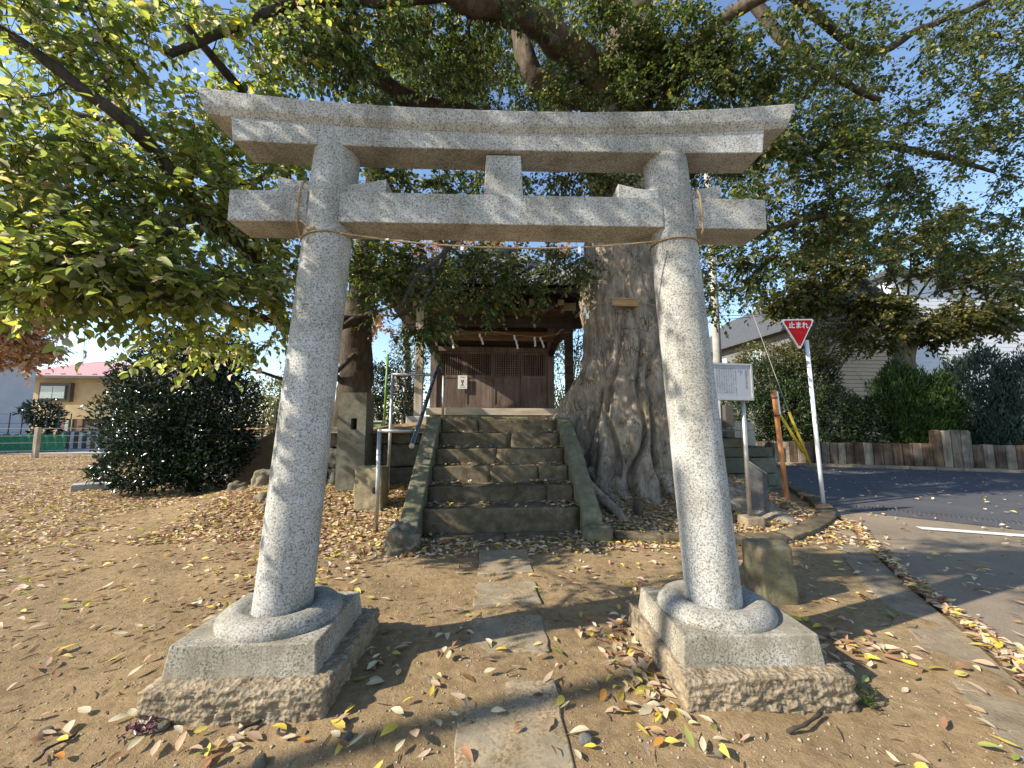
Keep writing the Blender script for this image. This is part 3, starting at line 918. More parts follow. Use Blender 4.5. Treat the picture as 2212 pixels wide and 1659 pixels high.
for k in range(4):
    x0 = CX - 1.46 + k * dw
    x1 = x0 + dw
    yo = 10.10 if k in (1, 2) else 10.14
    d = MB()
    d.box(x0 + .004, x0 + .06, yo, yo + .04, 1.812, 3.298)
    d.box(x1 - .06, x1 - .004, yo, yo + .04, 1.812, 3.298)
    for z0, z1 in ((1.812, 1.89), (2.60, 2.67), (3.24, 3.298)):
        d.box(x0 + .06, x1 - .06, yo + .002, yo + .038, z0, z1)
    do = d.build('door', M_DOOR, sh, .003)
    sub(do)
    MB().box(x0 + .06, x1 - .06, yo + .014, yo + .026, 1.89, 2.60).build('lower_panel', M_DOOR, do)
    lt = MB()
    nb = 10
    for i in range(nb):
        x = x0 + .06 + (dw - .12) * (i + .5) / nb
        lt.box(x - .013, x + .013, yo + .008, yo + .024, 2.67, 3.24)
    for i in range(9):
        z = 2.67 + .57 * (i + .5) / 9
        lt.box(x0 + .06, x1 - .06, yo + .024, yo + .034, z - .008, z + .008)
    lt.build('lattice', M_DOOR, do)
    if k == 1:
        MB().box(x1 - .035, x1 + .03, yo - .03, yo, 2.47, 2.56).build('door_lock', M_FRAME, do)
# porch beams and ceiling
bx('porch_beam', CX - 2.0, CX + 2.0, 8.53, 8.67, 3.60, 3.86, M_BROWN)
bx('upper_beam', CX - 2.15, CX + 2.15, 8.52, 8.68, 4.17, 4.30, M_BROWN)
cv = MB()
for a in range(9):
    t = a / 8
    cv.box(CX - .24 + .035 * abs(a - 4), CX + .26 - .035 * abs(a - 4), 8.40, 8.54, 3.56 + .07 * a, 3.56 + .07 * (a + 1) - .001)
cv.build('carved_strut', M_BROWN, sh, .01)
bx('ceiling_board', CX - 1.7, CX + 1.7, 8.7, 10.16, 4.05, 4.09, M_WARM)
for i in range(12):
    x = CX - 1.6 + i * .29
    bx('ceiling_batten', x - .022, x + .022, 8.72, 10.14, 4.0, 4.048, M_WARM)
for i in range(4):
    y = 8.9 + i * .36
    bx('ceiling_batten', CX - 1.68, CX + 1.68, y - .02, y + .02, 3.95, 3.998, M_WARM)
for x in (-1.15, -.36, .8, 1.45):
    o = bx('beam_nose', CX + x - .075, CX + x + .075, 8.26, 8.52, 4.03, 4.165, M_BROWN)
    sub(o)
    MB().box(CX + x - .07, CX + x + .07, 8.245, 8.259, 4.035, 4.16).build('end_cap', M_PALEW, o)
# roof: front slope of separate tiles
EY, EZ, EW = 7.55, 4.20, 2.45
RY, RZ, RW = 10.4, 6.02, .55
sl_len = math.hypot(RY - EY, RZ - EZ)
def roofpt(u, v):
    """u in -1..1 across, v in 0..1 up the front slope"""
    w = EW + (RW - EW) * v
    y = EY + (RY - EY) * v
    z = EZ + (RZ - EZ) * v - .16 * math.sin(math.pi * v) + .14 * (abs(u) ** 3) * (1 - v)
    return Vector((CX + u * w, y, z))
tw, tl = .272, .28
tile_prof = [(-.5, .035), (-.38, .058), (-.25, .035), (-.1, .002), (.08, -.012), (.26, -.002), (.42, .022), (.5, .034)]
tv, tf = [], []
for yy_ in (0, 1):
    for (u, h) in tile_prof:
        tv.append((u * tw * 1.02, yy_ * tl * 1.12, h + (.03 if yy_ == 0 else 0)))
for (u, h) in tile_prof:
    tv.append((u * tw * 1.02, .002, h + .004))
n8 = len(tile_prof)
for i in range(n8 - 1):
    tf.append((i, i + 1, n8 + i + 1, n8 + i))
    tf.append((2 * n8 + i, 2 * n8 + i + 1, i + 1, i))
tile_mesh = MB().add(tv, tf).mesh('roof_tile', M_TILE)
eave_mesh = MB().add(tv, tf)
eave_mesh.tube([(-.38 * tw, -.02, .042), (-.38 * tw, .03, .046)], .047, 12)
eave_mesh = eave_mesh.mesh('eave_tile', M_TILE)
eave_mesh.materials.append(M_PLAST)
for p in list(eave_mesh.polygons)[-14:]:
    p.material_index = 1
rows_ = int(sl_len / tl)
for r in range(rows_):
    v = r / rows_
    w = EW + (RW - EW) * (v + .02)
    ncol = int(2 * w / tw)
    for c in range(ncol):
        x = -ncol * tw / 2 + (c + .5) * tw
        u = x / w
        p, q = roofpt(u, v), roofpt(x / (EW + (RW - EW) * min(1, v + .08)) if v < .9 else u, min(1, v + .08))
        d = (q - p)
        pitch = math.atan2(d.z, d.y)
        o = bpy.data.objects.new('eave_tile' if r == 0 else 'roof_tile', eave_mesh if r == 0 else tile_mesh)
        COL.objects.link(o)
        o.parent = sh
        o.matrix_parent_inverse = INV[sh.name].copy()
        e2 = (roofpt(min(1, u + .05), v) - roofpt(max(-1, u - .05), v))
        o.location = p + Vector((0, 0, .02))
        o.rotation_euler = (pitch, -math.atan2(e2.z, e2.x), random.uniform(-.012, .012))
def slope_surface(name, f, nu, nv, mat, th=.06):
    V, Fc = [], []
    for s in (0, 1):
        for j in range(nv + 1):
            for i in range(nu + 1):
                p = f(i / nu * 2 - 1, j / nv)
                V.append((p.x, p.y, p.z - s * th))
    K = (nu + 1) * (nv + 1)
    for j in range(nv):
        for i in range(nu):
            a = j * (nu + 1) + i
            Fc.append((a, a + 1, a + nu + 2, a + nu + 1))
            Fc.append((K + a, K + a + nu + 1, K + a + nu + 2, K + a + 1))
    for i in range(nu):
        Fc.append((i, K + i, K + i + 1, i + 1))
    return MB().add(V, Fc).build(name, mat, sh)
slope_surface('roof_boarding', lambda u, v: roofpt(u, v) - Vector((0, -.05, .035)), 16, 8, M_BROWN)
BY = 13.3
def sidept(sg):
    def f(u, v):
        yc, hw = (EY + BY) / 2, (BY - EY) / 2
        w = hw * (1 - v) + .15 * v
        xo = EW + (RW - EW) * v
        return Vector((CX + sg * xo, yc + u * w + v * (RY - yc) * (1 if True else 0), EZ + (RZ - EZ) * v - .16 * math.sin(math.pi * v) + .14 * abs(u) ** 3 * (1 - v) + .02 * math.sin(u * 60)))
    return f
for sg in (-1, 1):
    slope_surface('side_roof', sidept(sg), 60, 8, M_TILE)
    mb = MB()
    for k in range(2):
        pts = [roofpt(sg * (1 if t < 1 else 1), t) + Vector((0, 0, .06 + .09 * k)) for t in np.linspace(.03 + .06 * k, 1, 14)]
        mb.tube(pts, [.085 - .02 * k] * 14, 8)
    mb.build('hip_ridge', M_TILE, sh, smooth=True)
mb = MB()
for k in range(3):
    mb.tube([(CX - RW - .1, RY, RZ + .08 + .1 * k), (CX + RW + .1, RY, RZ + .08 + .1 * k)], .09 - .01 * k, 8)
mb.build('main_ridge', M_TILE, sh, smooth=True)
for i in range(22):
    x = CX - 2.3 + i * 4.6 / 21
    a, b = Vector((x, 7.72, 4.135 + .12 * (abs(x - CX) / 2.45) ** 3)), Vector((x, 10.15, 5.28))
    o = MB().bar(a, b, .055, .07).build('rafter', M_BROWN, sh)
    if i % 1 == 0:
        sub(o)
        dr_ = (b - a).normalized()
        MB().bar(a - dr_ * .006, a - dr_ * .001, .05, .062).build('end_cap', M_WHITE, o)
bx('eave_board', CX - 2.4, CX + 2.4, 7.60, 7.64, 4.10, 4.17, M_BROWN)
for sg in (-1, 1):
    xw = CX + sg * 2.0
    bx('side_eave_beam', xw - .07, xw + .07, 8.0, 12.9, 4.25, 4.4, M_BROWN)

# notice and rope on the shrine
nt = thing('paper_notice', 'white paper notice pinned beside the lattice door of the shrine', 'notice', (CX - .92, 10.0, 2.3))
def text_mesh(body, size, align='CENTER'):
    cu = bpy.data.curves.new('writing', 'FONT')
    cu.body = body
    cu.size = size
    cu.align_x = align
    cu.resolution_u = 2
    o = bpy.data.objects.new('writing', cu)
    COL.objects.link(o)
    dg = bpy.context.evaluated_depsgraph_get()
    m = bpy.data.meshes.new_from_object(o.evaluated_get(dg))
    bpy.data.objects.remove(o)
    return m
def put_text(name, body, size, M, mat, parent, align='CENTER', space=None):
    m = text_mesh(body, size, align)
    m.transform(M)
    m.materials.clear()
    m.materials.append(mat)
    return link(name, m, parent)
nx0, nx1, nz0, nz1 = at(989, 825, 10.05)[0], at(1009, 825, 10.05)[0], at(1000, 840, 10.05)[2], at(1000, 811, 10.05)[2]
MB().box(nx0, nx1, 10.05, 10.056, nz0, nz1).build('sheet', M_WHITE, nt)
ncx = (nx0 + nx1) / 2
V90 = Matrix.Rotation(math.pi / 2, 4, 'X')
for k_, (dx_, dz_) in enumerate([(-.004, 0), (.004, 0), (0, .004), (0, -.004)]):
    put_text('lettering', 'は', .088, Matrix.Translation((ncx + dx_, 10.0485 - .0006 * k_, nz1 - .185 + dz_)) @ V90, M_INK, nt)
    put_text('lettering', '人', .088, Matrix.Translation((ncx + dx_, 10.0485 - .0006 * k_, nz1 - .265 + dz_)) @ V90, M_INK, nt)
for zz, ww in ((.03, .13), (.05, .10), (.275, .13), (.31, .16)):
    MB().box(ncx - ww / 2, ncx + ww / 2, 10.047, 10.05, nz1 - zz - .006, nz1 - zz).build('print_line', M_WIREG, nt)
sr = thing('shrine_rope', 'thin rope hung with white zigzag paper streamers across the shrine porch', 'rope', (CX, 8.45, 3.4))
mb = MB()
RP = [at(880, 726, 8.45), at(980, 723, 8.45), at(1035, 719, 8.45), at(1068, 716, 8.45), at(1110, 724, 8.45), at(1165, 728, 8.45), at(1232, 717, 8.5)]
rope_tube(mb, [tuple(p) for p in RP], .006, 5)
mb.build('rope', M_ROPE, sr)
for (x, y, h, ln_) in [(974, 723, .30, .006), (1036, 721, .24, .012), (1111, 724, .31, .012), (1155, 728, .22, -.012), (1167, 728, .24, .012)]:
    zigzag(at(x, y, 8.44), .042, h, n=3, lean=ln_).build('paper_streamer', M_WHITE, sr)
sr2 = thing('paper_streamer', 'white zigzag paper streamers hanging beside the right shrine porch post', 'streamer', tuple(at(1210, 760, 9.2)))
for (x, y, h) in ((1207, 763, .14), (1212, 770, .16), (1214, 745, .12)):
    zigzag(at(x, y, 9.2), .05, h, n=2, lean=.03).build('streamer', M_WHITE, sr2)

# ---------------------------------------------------------------- the old tree
def vnoise(P, sc, seed=0.0, octv=4):
    """cheap smooth vector noise on arrays"""
    r = np.zeros(len(P))
    amp, f = 1.0, sc
    rr = np.random.default_rng(int(seed * 100) + 5)
    for o in range(octv):
        for k in range(4):
            d = rr.normal(size=3)
            ph = rr.uniform(0, 6.28)
            r += amp * np.sin(P @ (d * f) + ph) * .5
        amp *= .55
        f *= 2.0
    return r

ot = thing('old_tree', 'huge old broadleaf tree with a fluted flaring trunk beside the steps', 'tree', (2.85, 7.3, .2))
def trunk_mesh():
    nz, na = 230, 300
    zs = np.concatenate([np.linspace(-.05, 2.2, 130), np.linspace(2.23, 7.5, 100)])
    TH_ = np.linspace(0, 2 * np.pi, na, endpoint=False)
    Zg, Tg = np.meshgrid(zs, TH_, indexing='ij')
    rz = np.interp(Zg, [-.1, .3, .6, 1.0, 1.5, 2.0, 2.65, 3.3, 4.6, 6.0, 6.8, 7.5], [1.32, 1.18, 1.10, 1.03, .98, .93, .87, .82, .76, .62, .60, .62])
    cxz = np.interp(Zg, [0, 1.5, 3.3, 4.6, 7.5], [2.92, 2.9, 2.84, 2.84, 2.80])
    cyz = np.interp(Zg, [0, 4, 7.5], [7.35, 7.3, 7.2])
    R = rz.copy()
    fan = np.exp(-(np.clip(Zg, 0, 9) / 1.1))
    def lobe(deg, width, a0, zdec, p=1.0):
        dg_ = deg + (deg - 262) * .22 * fan + 5 * np.sin(Zg * 1.7 + deg) * np.exp(-Zg / 3)
        d = (np.degrees(Tg) - dg_ + 180) % 360 - 180
        return a0 * np.exp(-(d / width) ** 2) * np.exp(-(np.clip(Zg, 0, 9) / zdec) ** p)
    R += lobe(178, 17, 1.25, 1.55, 2.0)          # big left buttress on to the terrace
    R += lobe(205, 11, .46, 1.2, 1.4)
    R += lobe(232, 9, .50, .9)
    R += lobe(252, 7, .24, 1.5)
    R += lobe(268, 6, .42, .7)
    R += lobe(291, 11, .80, .62)
    R += lobe(312, 10, .85, .62)
    R += lobe(335, 12, .5, .9)
    R += lobe(5, 14, .5, 1.0)
    R += lobe(60, 20, .4, 1.0) + lobe(110, 20, .4, 1.0)
    # long flutes that fade upward
    warp = .10 * np.sin(Zg * 1.3) + .06 * np.sin(Zg * 3.1 + 1)
    fl = np.zeros_like(R)
    for k, (deg, w, dep) in enumerate([(192, 3.2, .16), (219, 3.0, .15), (243, 2.6, .19), (260, 2.2, .24), (278, 3.0, .26), (302, 2.5, .2), (322, 3, .18), (350, 4, .15), (30, 5, .12)]):
        dg_ = deg + (deg - 262) * .25 * fan + (7 * np.sin(Zg * 1.5 + deg * 2) + 3 * np.sin(Zg * 4.1 + deg)) 
        d = (np.degrees(Tg + warp * .6) - dg_ + 180) % 360 - 180
        fl += dep * np.exp(-(d / w) ** 2) * np.exp(-(np.clip(Zg, 0, 9) / 2.9) ** 2)
    R -= fl
    P = np.stack([R * np.cos(Tg), R * np.sin(Tg), Zg * .45], -1).reshape(-1, 3)
    R += (.065 * vnoise(P, 2.6, 1.0) + .022 * vnoise(P, 9.0, 2.0, 3)).reshape(R.shape)
    X = cxz + R * np.cos(Tg)
    Y = cyz + R * np.sin(Tg)
    V = np.stack([X, Y, Zg], -1).reshape(-1, 3)
    ii = np.arange(nz * na).reshape(nz, na)
    a, b = ii[:-1], ii[1:]
    q = np.stack([a, np.roll(a, -1, 1), np.roll(b, -1, 1), b], -1).reshape(-1, 4)
    return npmesh('trunk', V, q, M_BARK)
link('trunk', trunk_mesh(), ot, 0, True)
LIMBS_A = []
def spline(pts, n=8):
    pts = [np.asarray(p, float) for p in pts]
    P = [2 * pts[0] - pts[1]] + pts + [2 * pts[-1] - pts[-2]]
    out_ = []
    for i in range(1, len(P) - 2):
        for k in range(n):
            t = k / n
            out_.append(.5 * ((2 * P[i]) + (-P[i - 1] + P[i + 1]) * t + (2 * P[i - 1] - 5 * P[i] + 4 * P[i + 1] - P[i + 2]) * t ** 2 + (-P[i - 1] + 3 * P[i] - 3 * P[i + 1] + P[i + 2]) * t ** 3))
    out_.append(pts[-1])
    return out_
def limb(parent, pts, r0, r1, mat, store, name='limb', n=14, wob=.04):
    P = spline(pts, 9)
    m = len(P)
    rad = [r0 + (r1 - r0) * (i / (m - 1)) ** .8 for i in range(m)]
    P = [p + np.array([fbm((p[0] * 1.3, p[1], 5)), fbm((p[1] * 1.3, p[2], 9)), fbm((p[2], p[0] * 1.3, 2))]) * wob * min(1, i / 4) for i, p in enumerate(P)]
    mb = MB().tube(P, [r * (1 + .10 * fbm((i * .45, r0 * 9, 1))) for i, r in enumerate(rad)], n)
    if r0 > .12:
        mb.v = [tuple(np.array(v) + np.array([fbm((v[0] * 3, v[1] * 3, v[2] * 3 + 40)), fbm((v[1] * 3, v[2] * 3, v[0] * 3)), fbm((v[2] * 3, v[0] * 3 + 9, v[1] * 3))]) * r0 * .16) for v in mb.v]
    o = mb.build(name, mat, parent, smooth=True)
    store += [np.array(p) for p in P]
    return o
T0 = np.array([2.8, 7.2, 6.6])
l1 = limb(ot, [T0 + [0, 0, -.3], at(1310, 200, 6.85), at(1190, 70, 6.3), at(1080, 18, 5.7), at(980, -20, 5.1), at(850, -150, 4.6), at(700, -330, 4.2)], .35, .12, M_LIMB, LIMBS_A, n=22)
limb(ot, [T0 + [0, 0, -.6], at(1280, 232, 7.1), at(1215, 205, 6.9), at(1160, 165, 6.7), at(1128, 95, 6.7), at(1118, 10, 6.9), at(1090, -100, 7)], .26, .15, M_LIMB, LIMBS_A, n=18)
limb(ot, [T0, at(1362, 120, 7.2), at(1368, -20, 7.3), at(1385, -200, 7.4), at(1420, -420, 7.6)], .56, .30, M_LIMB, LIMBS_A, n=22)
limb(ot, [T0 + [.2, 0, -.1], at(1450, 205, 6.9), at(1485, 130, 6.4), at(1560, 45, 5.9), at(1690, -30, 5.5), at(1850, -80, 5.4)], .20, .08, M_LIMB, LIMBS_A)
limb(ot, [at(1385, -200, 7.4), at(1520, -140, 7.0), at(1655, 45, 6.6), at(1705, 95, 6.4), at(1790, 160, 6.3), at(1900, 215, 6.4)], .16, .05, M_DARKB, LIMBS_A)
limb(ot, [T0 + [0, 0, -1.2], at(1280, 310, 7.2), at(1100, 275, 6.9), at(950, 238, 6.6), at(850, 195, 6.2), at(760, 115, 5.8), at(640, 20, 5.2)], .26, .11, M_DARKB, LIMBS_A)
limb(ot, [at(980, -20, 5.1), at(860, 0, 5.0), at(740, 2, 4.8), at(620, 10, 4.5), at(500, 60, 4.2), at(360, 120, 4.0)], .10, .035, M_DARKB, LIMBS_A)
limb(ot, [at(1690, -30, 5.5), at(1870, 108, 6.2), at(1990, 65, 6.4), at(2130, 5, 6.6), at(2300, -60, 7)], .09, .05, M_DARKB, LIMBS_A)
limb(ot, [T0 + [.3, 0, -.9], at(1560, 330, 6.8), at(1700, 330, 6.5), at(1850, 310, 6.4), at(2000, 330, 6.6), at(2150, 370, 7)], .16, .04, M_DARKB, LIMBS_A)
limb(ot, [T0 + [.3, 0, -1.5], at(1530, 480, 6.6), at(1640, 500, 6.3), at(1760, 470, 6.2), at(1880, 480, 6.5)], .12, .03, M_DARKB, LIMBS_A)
limb(ot, [at(1080, 18, 5.7), at(1018, 40, 5.9), at(1014, 130, 6.0)], .035, .02, M_DARKB, LIMBS_A, wob=.01)
limb(ot, [at(1100, 275, 6.9), at(1060, 400, 6.4), at(980, 520, 6.0), at(900, 600, 5.5), at(870, 660, 5.1)], .07, .02, M_DARKB, LIMBS_A)
# sawn stub on the big limb
sc_ = at(1190, 95, 6.0)
limb(ot, [at(1196, 100, 6.25), at(1184, 88, 6.02), at(1180, 84, 5.94)], .15, .10, M_LIMB, [], 'stub', 16, 0)
MB().tube([at(1180, 86, 5.945), at(1180, 86, 5.93)], .062, 12).build('hollow_shade', M_BLACK, ot)  # black disc painted in for the shade of the hollow, nothing is cut
# surface roots
for pts, r0, r1 in [([(1.75, 6.75, 1.0), (1.62, 6.35, .72), (1.72, 5.95, .42), (1.95, 5.55, .16), (2.05, 5.35, .02)], .13, .05),
                    ([(1.9, 6.5, .62), (2.0, 6.15, .35), (2.15, 5.85, .18), (2.3, 5.7, .05)], .09, .03),
                    ([(3.0, 6.4, .5), (3.25, 5.95, .28), (3.55, 5.72, .16), (3.95, 5.7, .02)], .26, .1),
                    ([(2.25, 6.4, .45), (2.3, 6.1, .25), (2.38, 5.9, .1)], .14, .06)]:
    limb(ot, pts, r0, r1, M_BARK, [], 'root', 12, .02)
rt = limb(None, [at(1376, 1125, 5.55), at(1377, 1100, 5.55), at(1378, 1078, 5.56)], .062, .055, M_LIMB, [], 'stump', 12, 0)
tag(rt, 'small sawn stump poking up through the litter between the roots', 'stump')

# ---------------------------------------------------------------- leaves
LEAF_OUT = np.array([(0, 0), (.30, .18), (.42, .42), (.26, .74), (0, 1.0), (-.26, .74), (-.42, .42), (-.30, .18)])
def leaf_arrays(P, A, Nn, L, W, curl, fold=.45):
    """rounded pointed leaf with a folded midrib: 9 points, 8 triangles"""
    A = A / np.linalg.norm(A, axis=1, keepdims=True)
    S = np.cross(Nn, A)
    S /= np.linalg.norm(S, axis=1, keepdims=True) + 1e-9
    Nn = np.cross(A, S)
    n = len(P)
    V = np.zeros((n, 9, 3))
    for i, (u, v) in enumerate(LEAF_OUT):
        hgt_ = abs(u) * fold * W / L - (v - .4) ** 2 * curl
        V[:, i] = P + S * (u * W)[:, None] + A * (v * L)[:, None] + Nn * (hgt_ * L)[:, None]
    V[:, 8] = P + A * (.45 * L)[:, None] - Nn * (0.0 * L)[:, None]
    base = np.arange(n)[:, None, None] * 9
    tri = np.array([(i, (i + 1) % 8, 8) for i in range(8)])[None]
    return V.reshape(-1, 3), (base + tri).reshape(-1, 3)
def leaf_obj(name, P, A, Nn, L, W, curl, mat, parent, kind='stuff'):
    V, Fc = leaf_arrays(np.asarray(P), np.asarray(A), np.asarray(Nn), np.asarray(L), np.asarray(W), np.asarray(curl))
    o = link(name, npmesh(name, V, Fc, mat, 3), parent)
    if kind:
        o['kind'] = kind
    return o

def grow(parent, limbs, blobs, mat, leaf, per, seed, n_near, twigmat=M_TWIG, dens=1.0, near_mat=None):
    """clusters inside blobs, joined to the limbs by twigs, with sprays of leaves"""
    rg = np.random.default_rng(seed)
    C = []
    for (c, r, n) in blobs:
        c, r = np.asarray(c), np.asarray(r)
        for _ in range(int(n * dens)):
            d = rg.normal(size=3)
            d /= np.linalg.norm(d)
            C.append(c + d * r * rg.uniform(.15, 1) ** .45)
    C = np.array(C)
    keep = vnoise(C, 1.5, seed * .37, 2) > -.75
    C = C[keep]
    nodes = np.array(limbs)
    dist = np.array([np.min(np.linalg.norm(nodes - c, axis=1)) for c in C])
    order = np.argsort(dist)
    tw = MB()
    P, A, Nn, L = [], [], [], []
    nodes = list(nodes)
    arr = np.array(nodes)
    for j in order:
        c = C[j]
        d = np.linalg.norm(arr - c, axis=1)
        q = arr[np.argmin(d)]
        dd_ = d.min()
        mid = (q + c) / 2 + rg.normal(size=3) * dd_ * .12 + np.array([0, 0, dd_ * .10])
        pts = [q, (q + mid) / 2 + rg.normal(size=3) * dd_ * .04, mid, (mid + c) / 2 + rg.normal(size=3) * dd_ * .05, c]
        r0 = min(.004 + .010 * dd_, .03)
        tw.tube(pts, [r0, r0 * .85, r0 * .7, r0 * .55, r0 * .4], 4, False)
        arr = np.vstack([arr, mid[None], c[None]])
        main = c - q
        main /= np.linalg.norm(main) + 1e-9
        for s in range(per[0]):
            dr0 = main * .6 + rg.normal(size=3) * .75 + np.array([0, 0, -.12])
            dr0 /= np.linalg.norm(dr0)
            ln = rg.uniform(.25, .62)
            st0 = c - main * rg.uniform(0, .35) * min(dd_, 1)
            en = st0 + dr0 * ln + np.array([0, 0, -.10 * ln])
            tw.tube([st0, (st0 + en) / 2 + np.array([0, 0, .03]), en], [.004, .003, .0015], 3, False)
            k = rg.integers(per[1] - 2, per[1] + 3)
            side = np.cross(dr0, [0, 0, 1])
            side /= np.linalg.norm(side) + 1e-9
            for i in range(k):
                t = (i + .6) / k
                p = st0 + (en - st0) * t
                sg = 1 if i % 2 else -1
                a = dr0 * .55 + side * sg * rg.uniform(.5, 1.0) + np.array([0, 0, -rg.uniform(.15, .9)]) + rg.normal(size=3) * .22
                nn = np.array([0, 0, 1.0]) + rg.normal(size=3) * .55
                P.append(p)
                A.append(a)
                Nn.append(nn)
                L.append(rg.uniform(*leaf))
    P, A, Nn, L = map(np.array, (P, A, Nn, L))
    W = L * rg.uniform(.62, .88, len(L))
    cu = rg.uniform(-.15, .6, len(L))
    o = tw.build('twigs', twigmat, parent, fixn=False)
    o['kind'] = 'stuff'
    # the leaves that show largest become objects of their own
    rel = P - CP
    dep = rel @ FWD
    u = 1106 + FPX * (rel @ RGT) / np.maximum(dep, .1)
    v = 829.5 - FPX * (rel @ UPV) / np.maximum(dep, .1)
    vis = (dep > .3) & (u > 0) & (u < 2212) & (v > 0) & (v < 1659)
    score = np.where(vis, L / np.maximum(dep, .1), 0)
    near = np.argsort(-score)[:n_near] if n_near else np.array([], int)
    rest = np.setdiff1d(np.arange(len(P)), near)
    leaf_obj('crown_leaves', P[rest], A[rest], Nn[rest], L[rest], W[rest], cu[rest], mat, parent)
    if n_near:
        variants = []
        for kx_ in range(6):
            V, Fc = leaf_arrays(np.zeros((1, 3)), np.array([[0, 1., 0]]), np.array([[0, 0, 1.]]), np.ones(1), np.array([.62 + .05 * kx_]), np.array([.08 + .06 * kx_]))
            variants.append(npmesh('leaf', V, Fc, near_mat or mat, 3))
        for i in near:
            a = Vector(A[i]).normalized()
            s_ = Vector(Nn[i]).cross(a).normalized()
            nn = a.cross(s_)
            s_ = -s_ if False else s_
            M = Matrix(((s_.x, a.x, nn.x, P[i][0]), (s_.y, a.y, nn.y, P[i][1]), (s_.z, a.z, nn.z, P[i][2]), (0, 0, 0, 1)))
            lo = bpy.data.objects.new('leaf', variants[int(i) % 6])
            COL.objects.link(lo)
            lo.parent = parent
            lo.matrix_parent_inverse = INV[parent.name].copy()
            lo.matrix_basis = M @ Matrix.Scale(float(L[i]), 4)
    return len(P)

# second tree on the terrace behind the left post, its branches reach out over the left side
t2 = thing('leaning_tree', 'dark trunked tree behind the tall stone post with yellow green boughs spreading left', 'tree', (-2.9, 9.0, 1.25))
LIMBS_B = []
B0 = np.array([-2.92, 9.0, 1.15])
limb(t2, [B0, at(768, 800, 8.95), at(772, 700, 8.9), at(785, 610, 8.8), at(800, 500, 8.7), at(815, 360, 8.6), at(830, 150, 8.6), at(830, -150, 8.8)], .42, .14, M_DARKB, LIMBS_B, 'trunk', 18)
limb(t2, [at(775, 690, 8.8), at(700, 700, 7.4), at(622, 705, 6.0), at(585, 630, 5.4), at(540, 545, 5.0), at(440, 465, 4.4), at(380, 390, 4.1), at(330, 320, 3.9), at(250, 250, 3.7), at(180, 195, 3.6), at(40, 90, 3.5), at(-150, -30, 3.5)], .14, .035, M_DARKB, LIMBS_B, wob=.02)
limb(t2, [at(440, 465, 4.4), at(400, 475, 4.1), at(330, 520, 3.9), at(240, 550, 3.7), at(120, 575, 3.5), at(-40, 585, 3.4)], .05, .015, M_DARKB, LIMBS_B, wob=.02)
limb(t2, [at(622, 705, 6.0), at(520, 670, 5.2), at(430, 655, 4.6), at(340, 665, 4.1), at(260, 690, 3.8)], .06, .015, M_DARKB, LIMBS_B, wob=.02)
limb(t2, [at(772, 760, 8.8), at(690, 830, 7.4), at(615, 818, 6.8), at(560, 800, 6.4), at(500, 788, 6.1)], .06, .012, M_DARKB, LIMBS_B, wob=.02)
limb(t2, [at(785, 610, 8.8), at(650, 470, 6.6), at(600, 330, 5.6), at(520, 200, 4.9), at(420, 80, 4.5), at(300, -40, 4.3)], .12, .03, M_DARKB, LIMBS_B, wob=.03)
limb(t2, [at(600, 330, 5.6), at(570, 385, 5.0), at(470, 400, 4.5), at(390, 420, 4.2)], .05, .015, M_DARKB, LIMBS_B, wob=.02)
limb(t2, [at(800, 500, 8.7), at(900, 480, 7.2), at(960, 540, 6.6), at(920, 640, 5.9), at(850, 690, 5.4)], .07, .015, M_DARKB, LIMBS_B, wob=.03)
limb(t2, [at(765, 850, 8.9), at(720, 800, 8.5), at(722, 740, 8.2), at(760, 690, 7.6), at(850, 660, 7.0), at(905, 600, 6.9)], .07, .02, M_DARKB, LIMBS_B, wob=.02)
limb(t2, [at(785, 610, 8.8), at(560, 420, 7.2), at(350, 300, 6.8), at(150, 240, 6.6), at(0, 200, 6.6)], .10, .03, M_DARKB, LIMBS_B, wob=.04)
def B(px_, py_, Y, r, n):
    return (at(px_, py_, Y), r, n)
BL = [B(50, 560, 3.5, (.75, .35, .40), 34), B(230, 580, 3.6, (.6, .4, .36), 30), B(380, 615, 3.9, (.6, .4, .36), 28), B(540, 640, 4.4, (.55, .45, .38), 26),
      B(60, 400, 3.7, (.8, .5, .6), 40), B(250, 420, 4.0, (.8, .5, .65), 40), B(450, 440, 4.5, (.7, .6, .6), 38), B(600, 520, 5.2, (.55, .6, .6), 26),
      B(80, 180, 3.8, (1.0, .6, .8), 38), B(300, 200, 4.2, (1.0, .7, .85), 40), B(520, 240, 4.7, (.9, .7, .9), 40), B(250, 30, 4.0, (1.4, .7, .6), 36),
      B(560, 60, 4.7, (1.1, .7, .8), 44), B(250, 320, 5.8, (2.2, .7, 1.7), 22), B(560, 320, 5.9, (1.1, .7, 1.7), 30), B(60, 480, 6.0, (1.3, .7, .7), 10),
      B(330, 600, 5.6, (1.1, .6, .5), 24), B(620, 640, 5.9, (.55, .5, .6), 24), B(500, 745, 5.6, (.7, .5, .22), 12), B(400, 745, 4.6, (.35, .4, .14), 7)]
nB = grow(t2, LIMBS_B, BL, M_LEAFA, (.05, .125), (6, 8), 21, 300, dens=.9)
BL2 = [B(875, 665, 5.3, (.52, .35, .38), 52), B(760, 650, 5.6, (.35, .35, .4), 24), B(800, 560, 6.6, (.6, .5, .5), 26), B(835, 600, 6.2, (.35, .4, .4), 16)]
nB += grow(t2, LIMBS_B, BL2, M_LEAFB, (.06, .10), (7, 9), 22, 0)
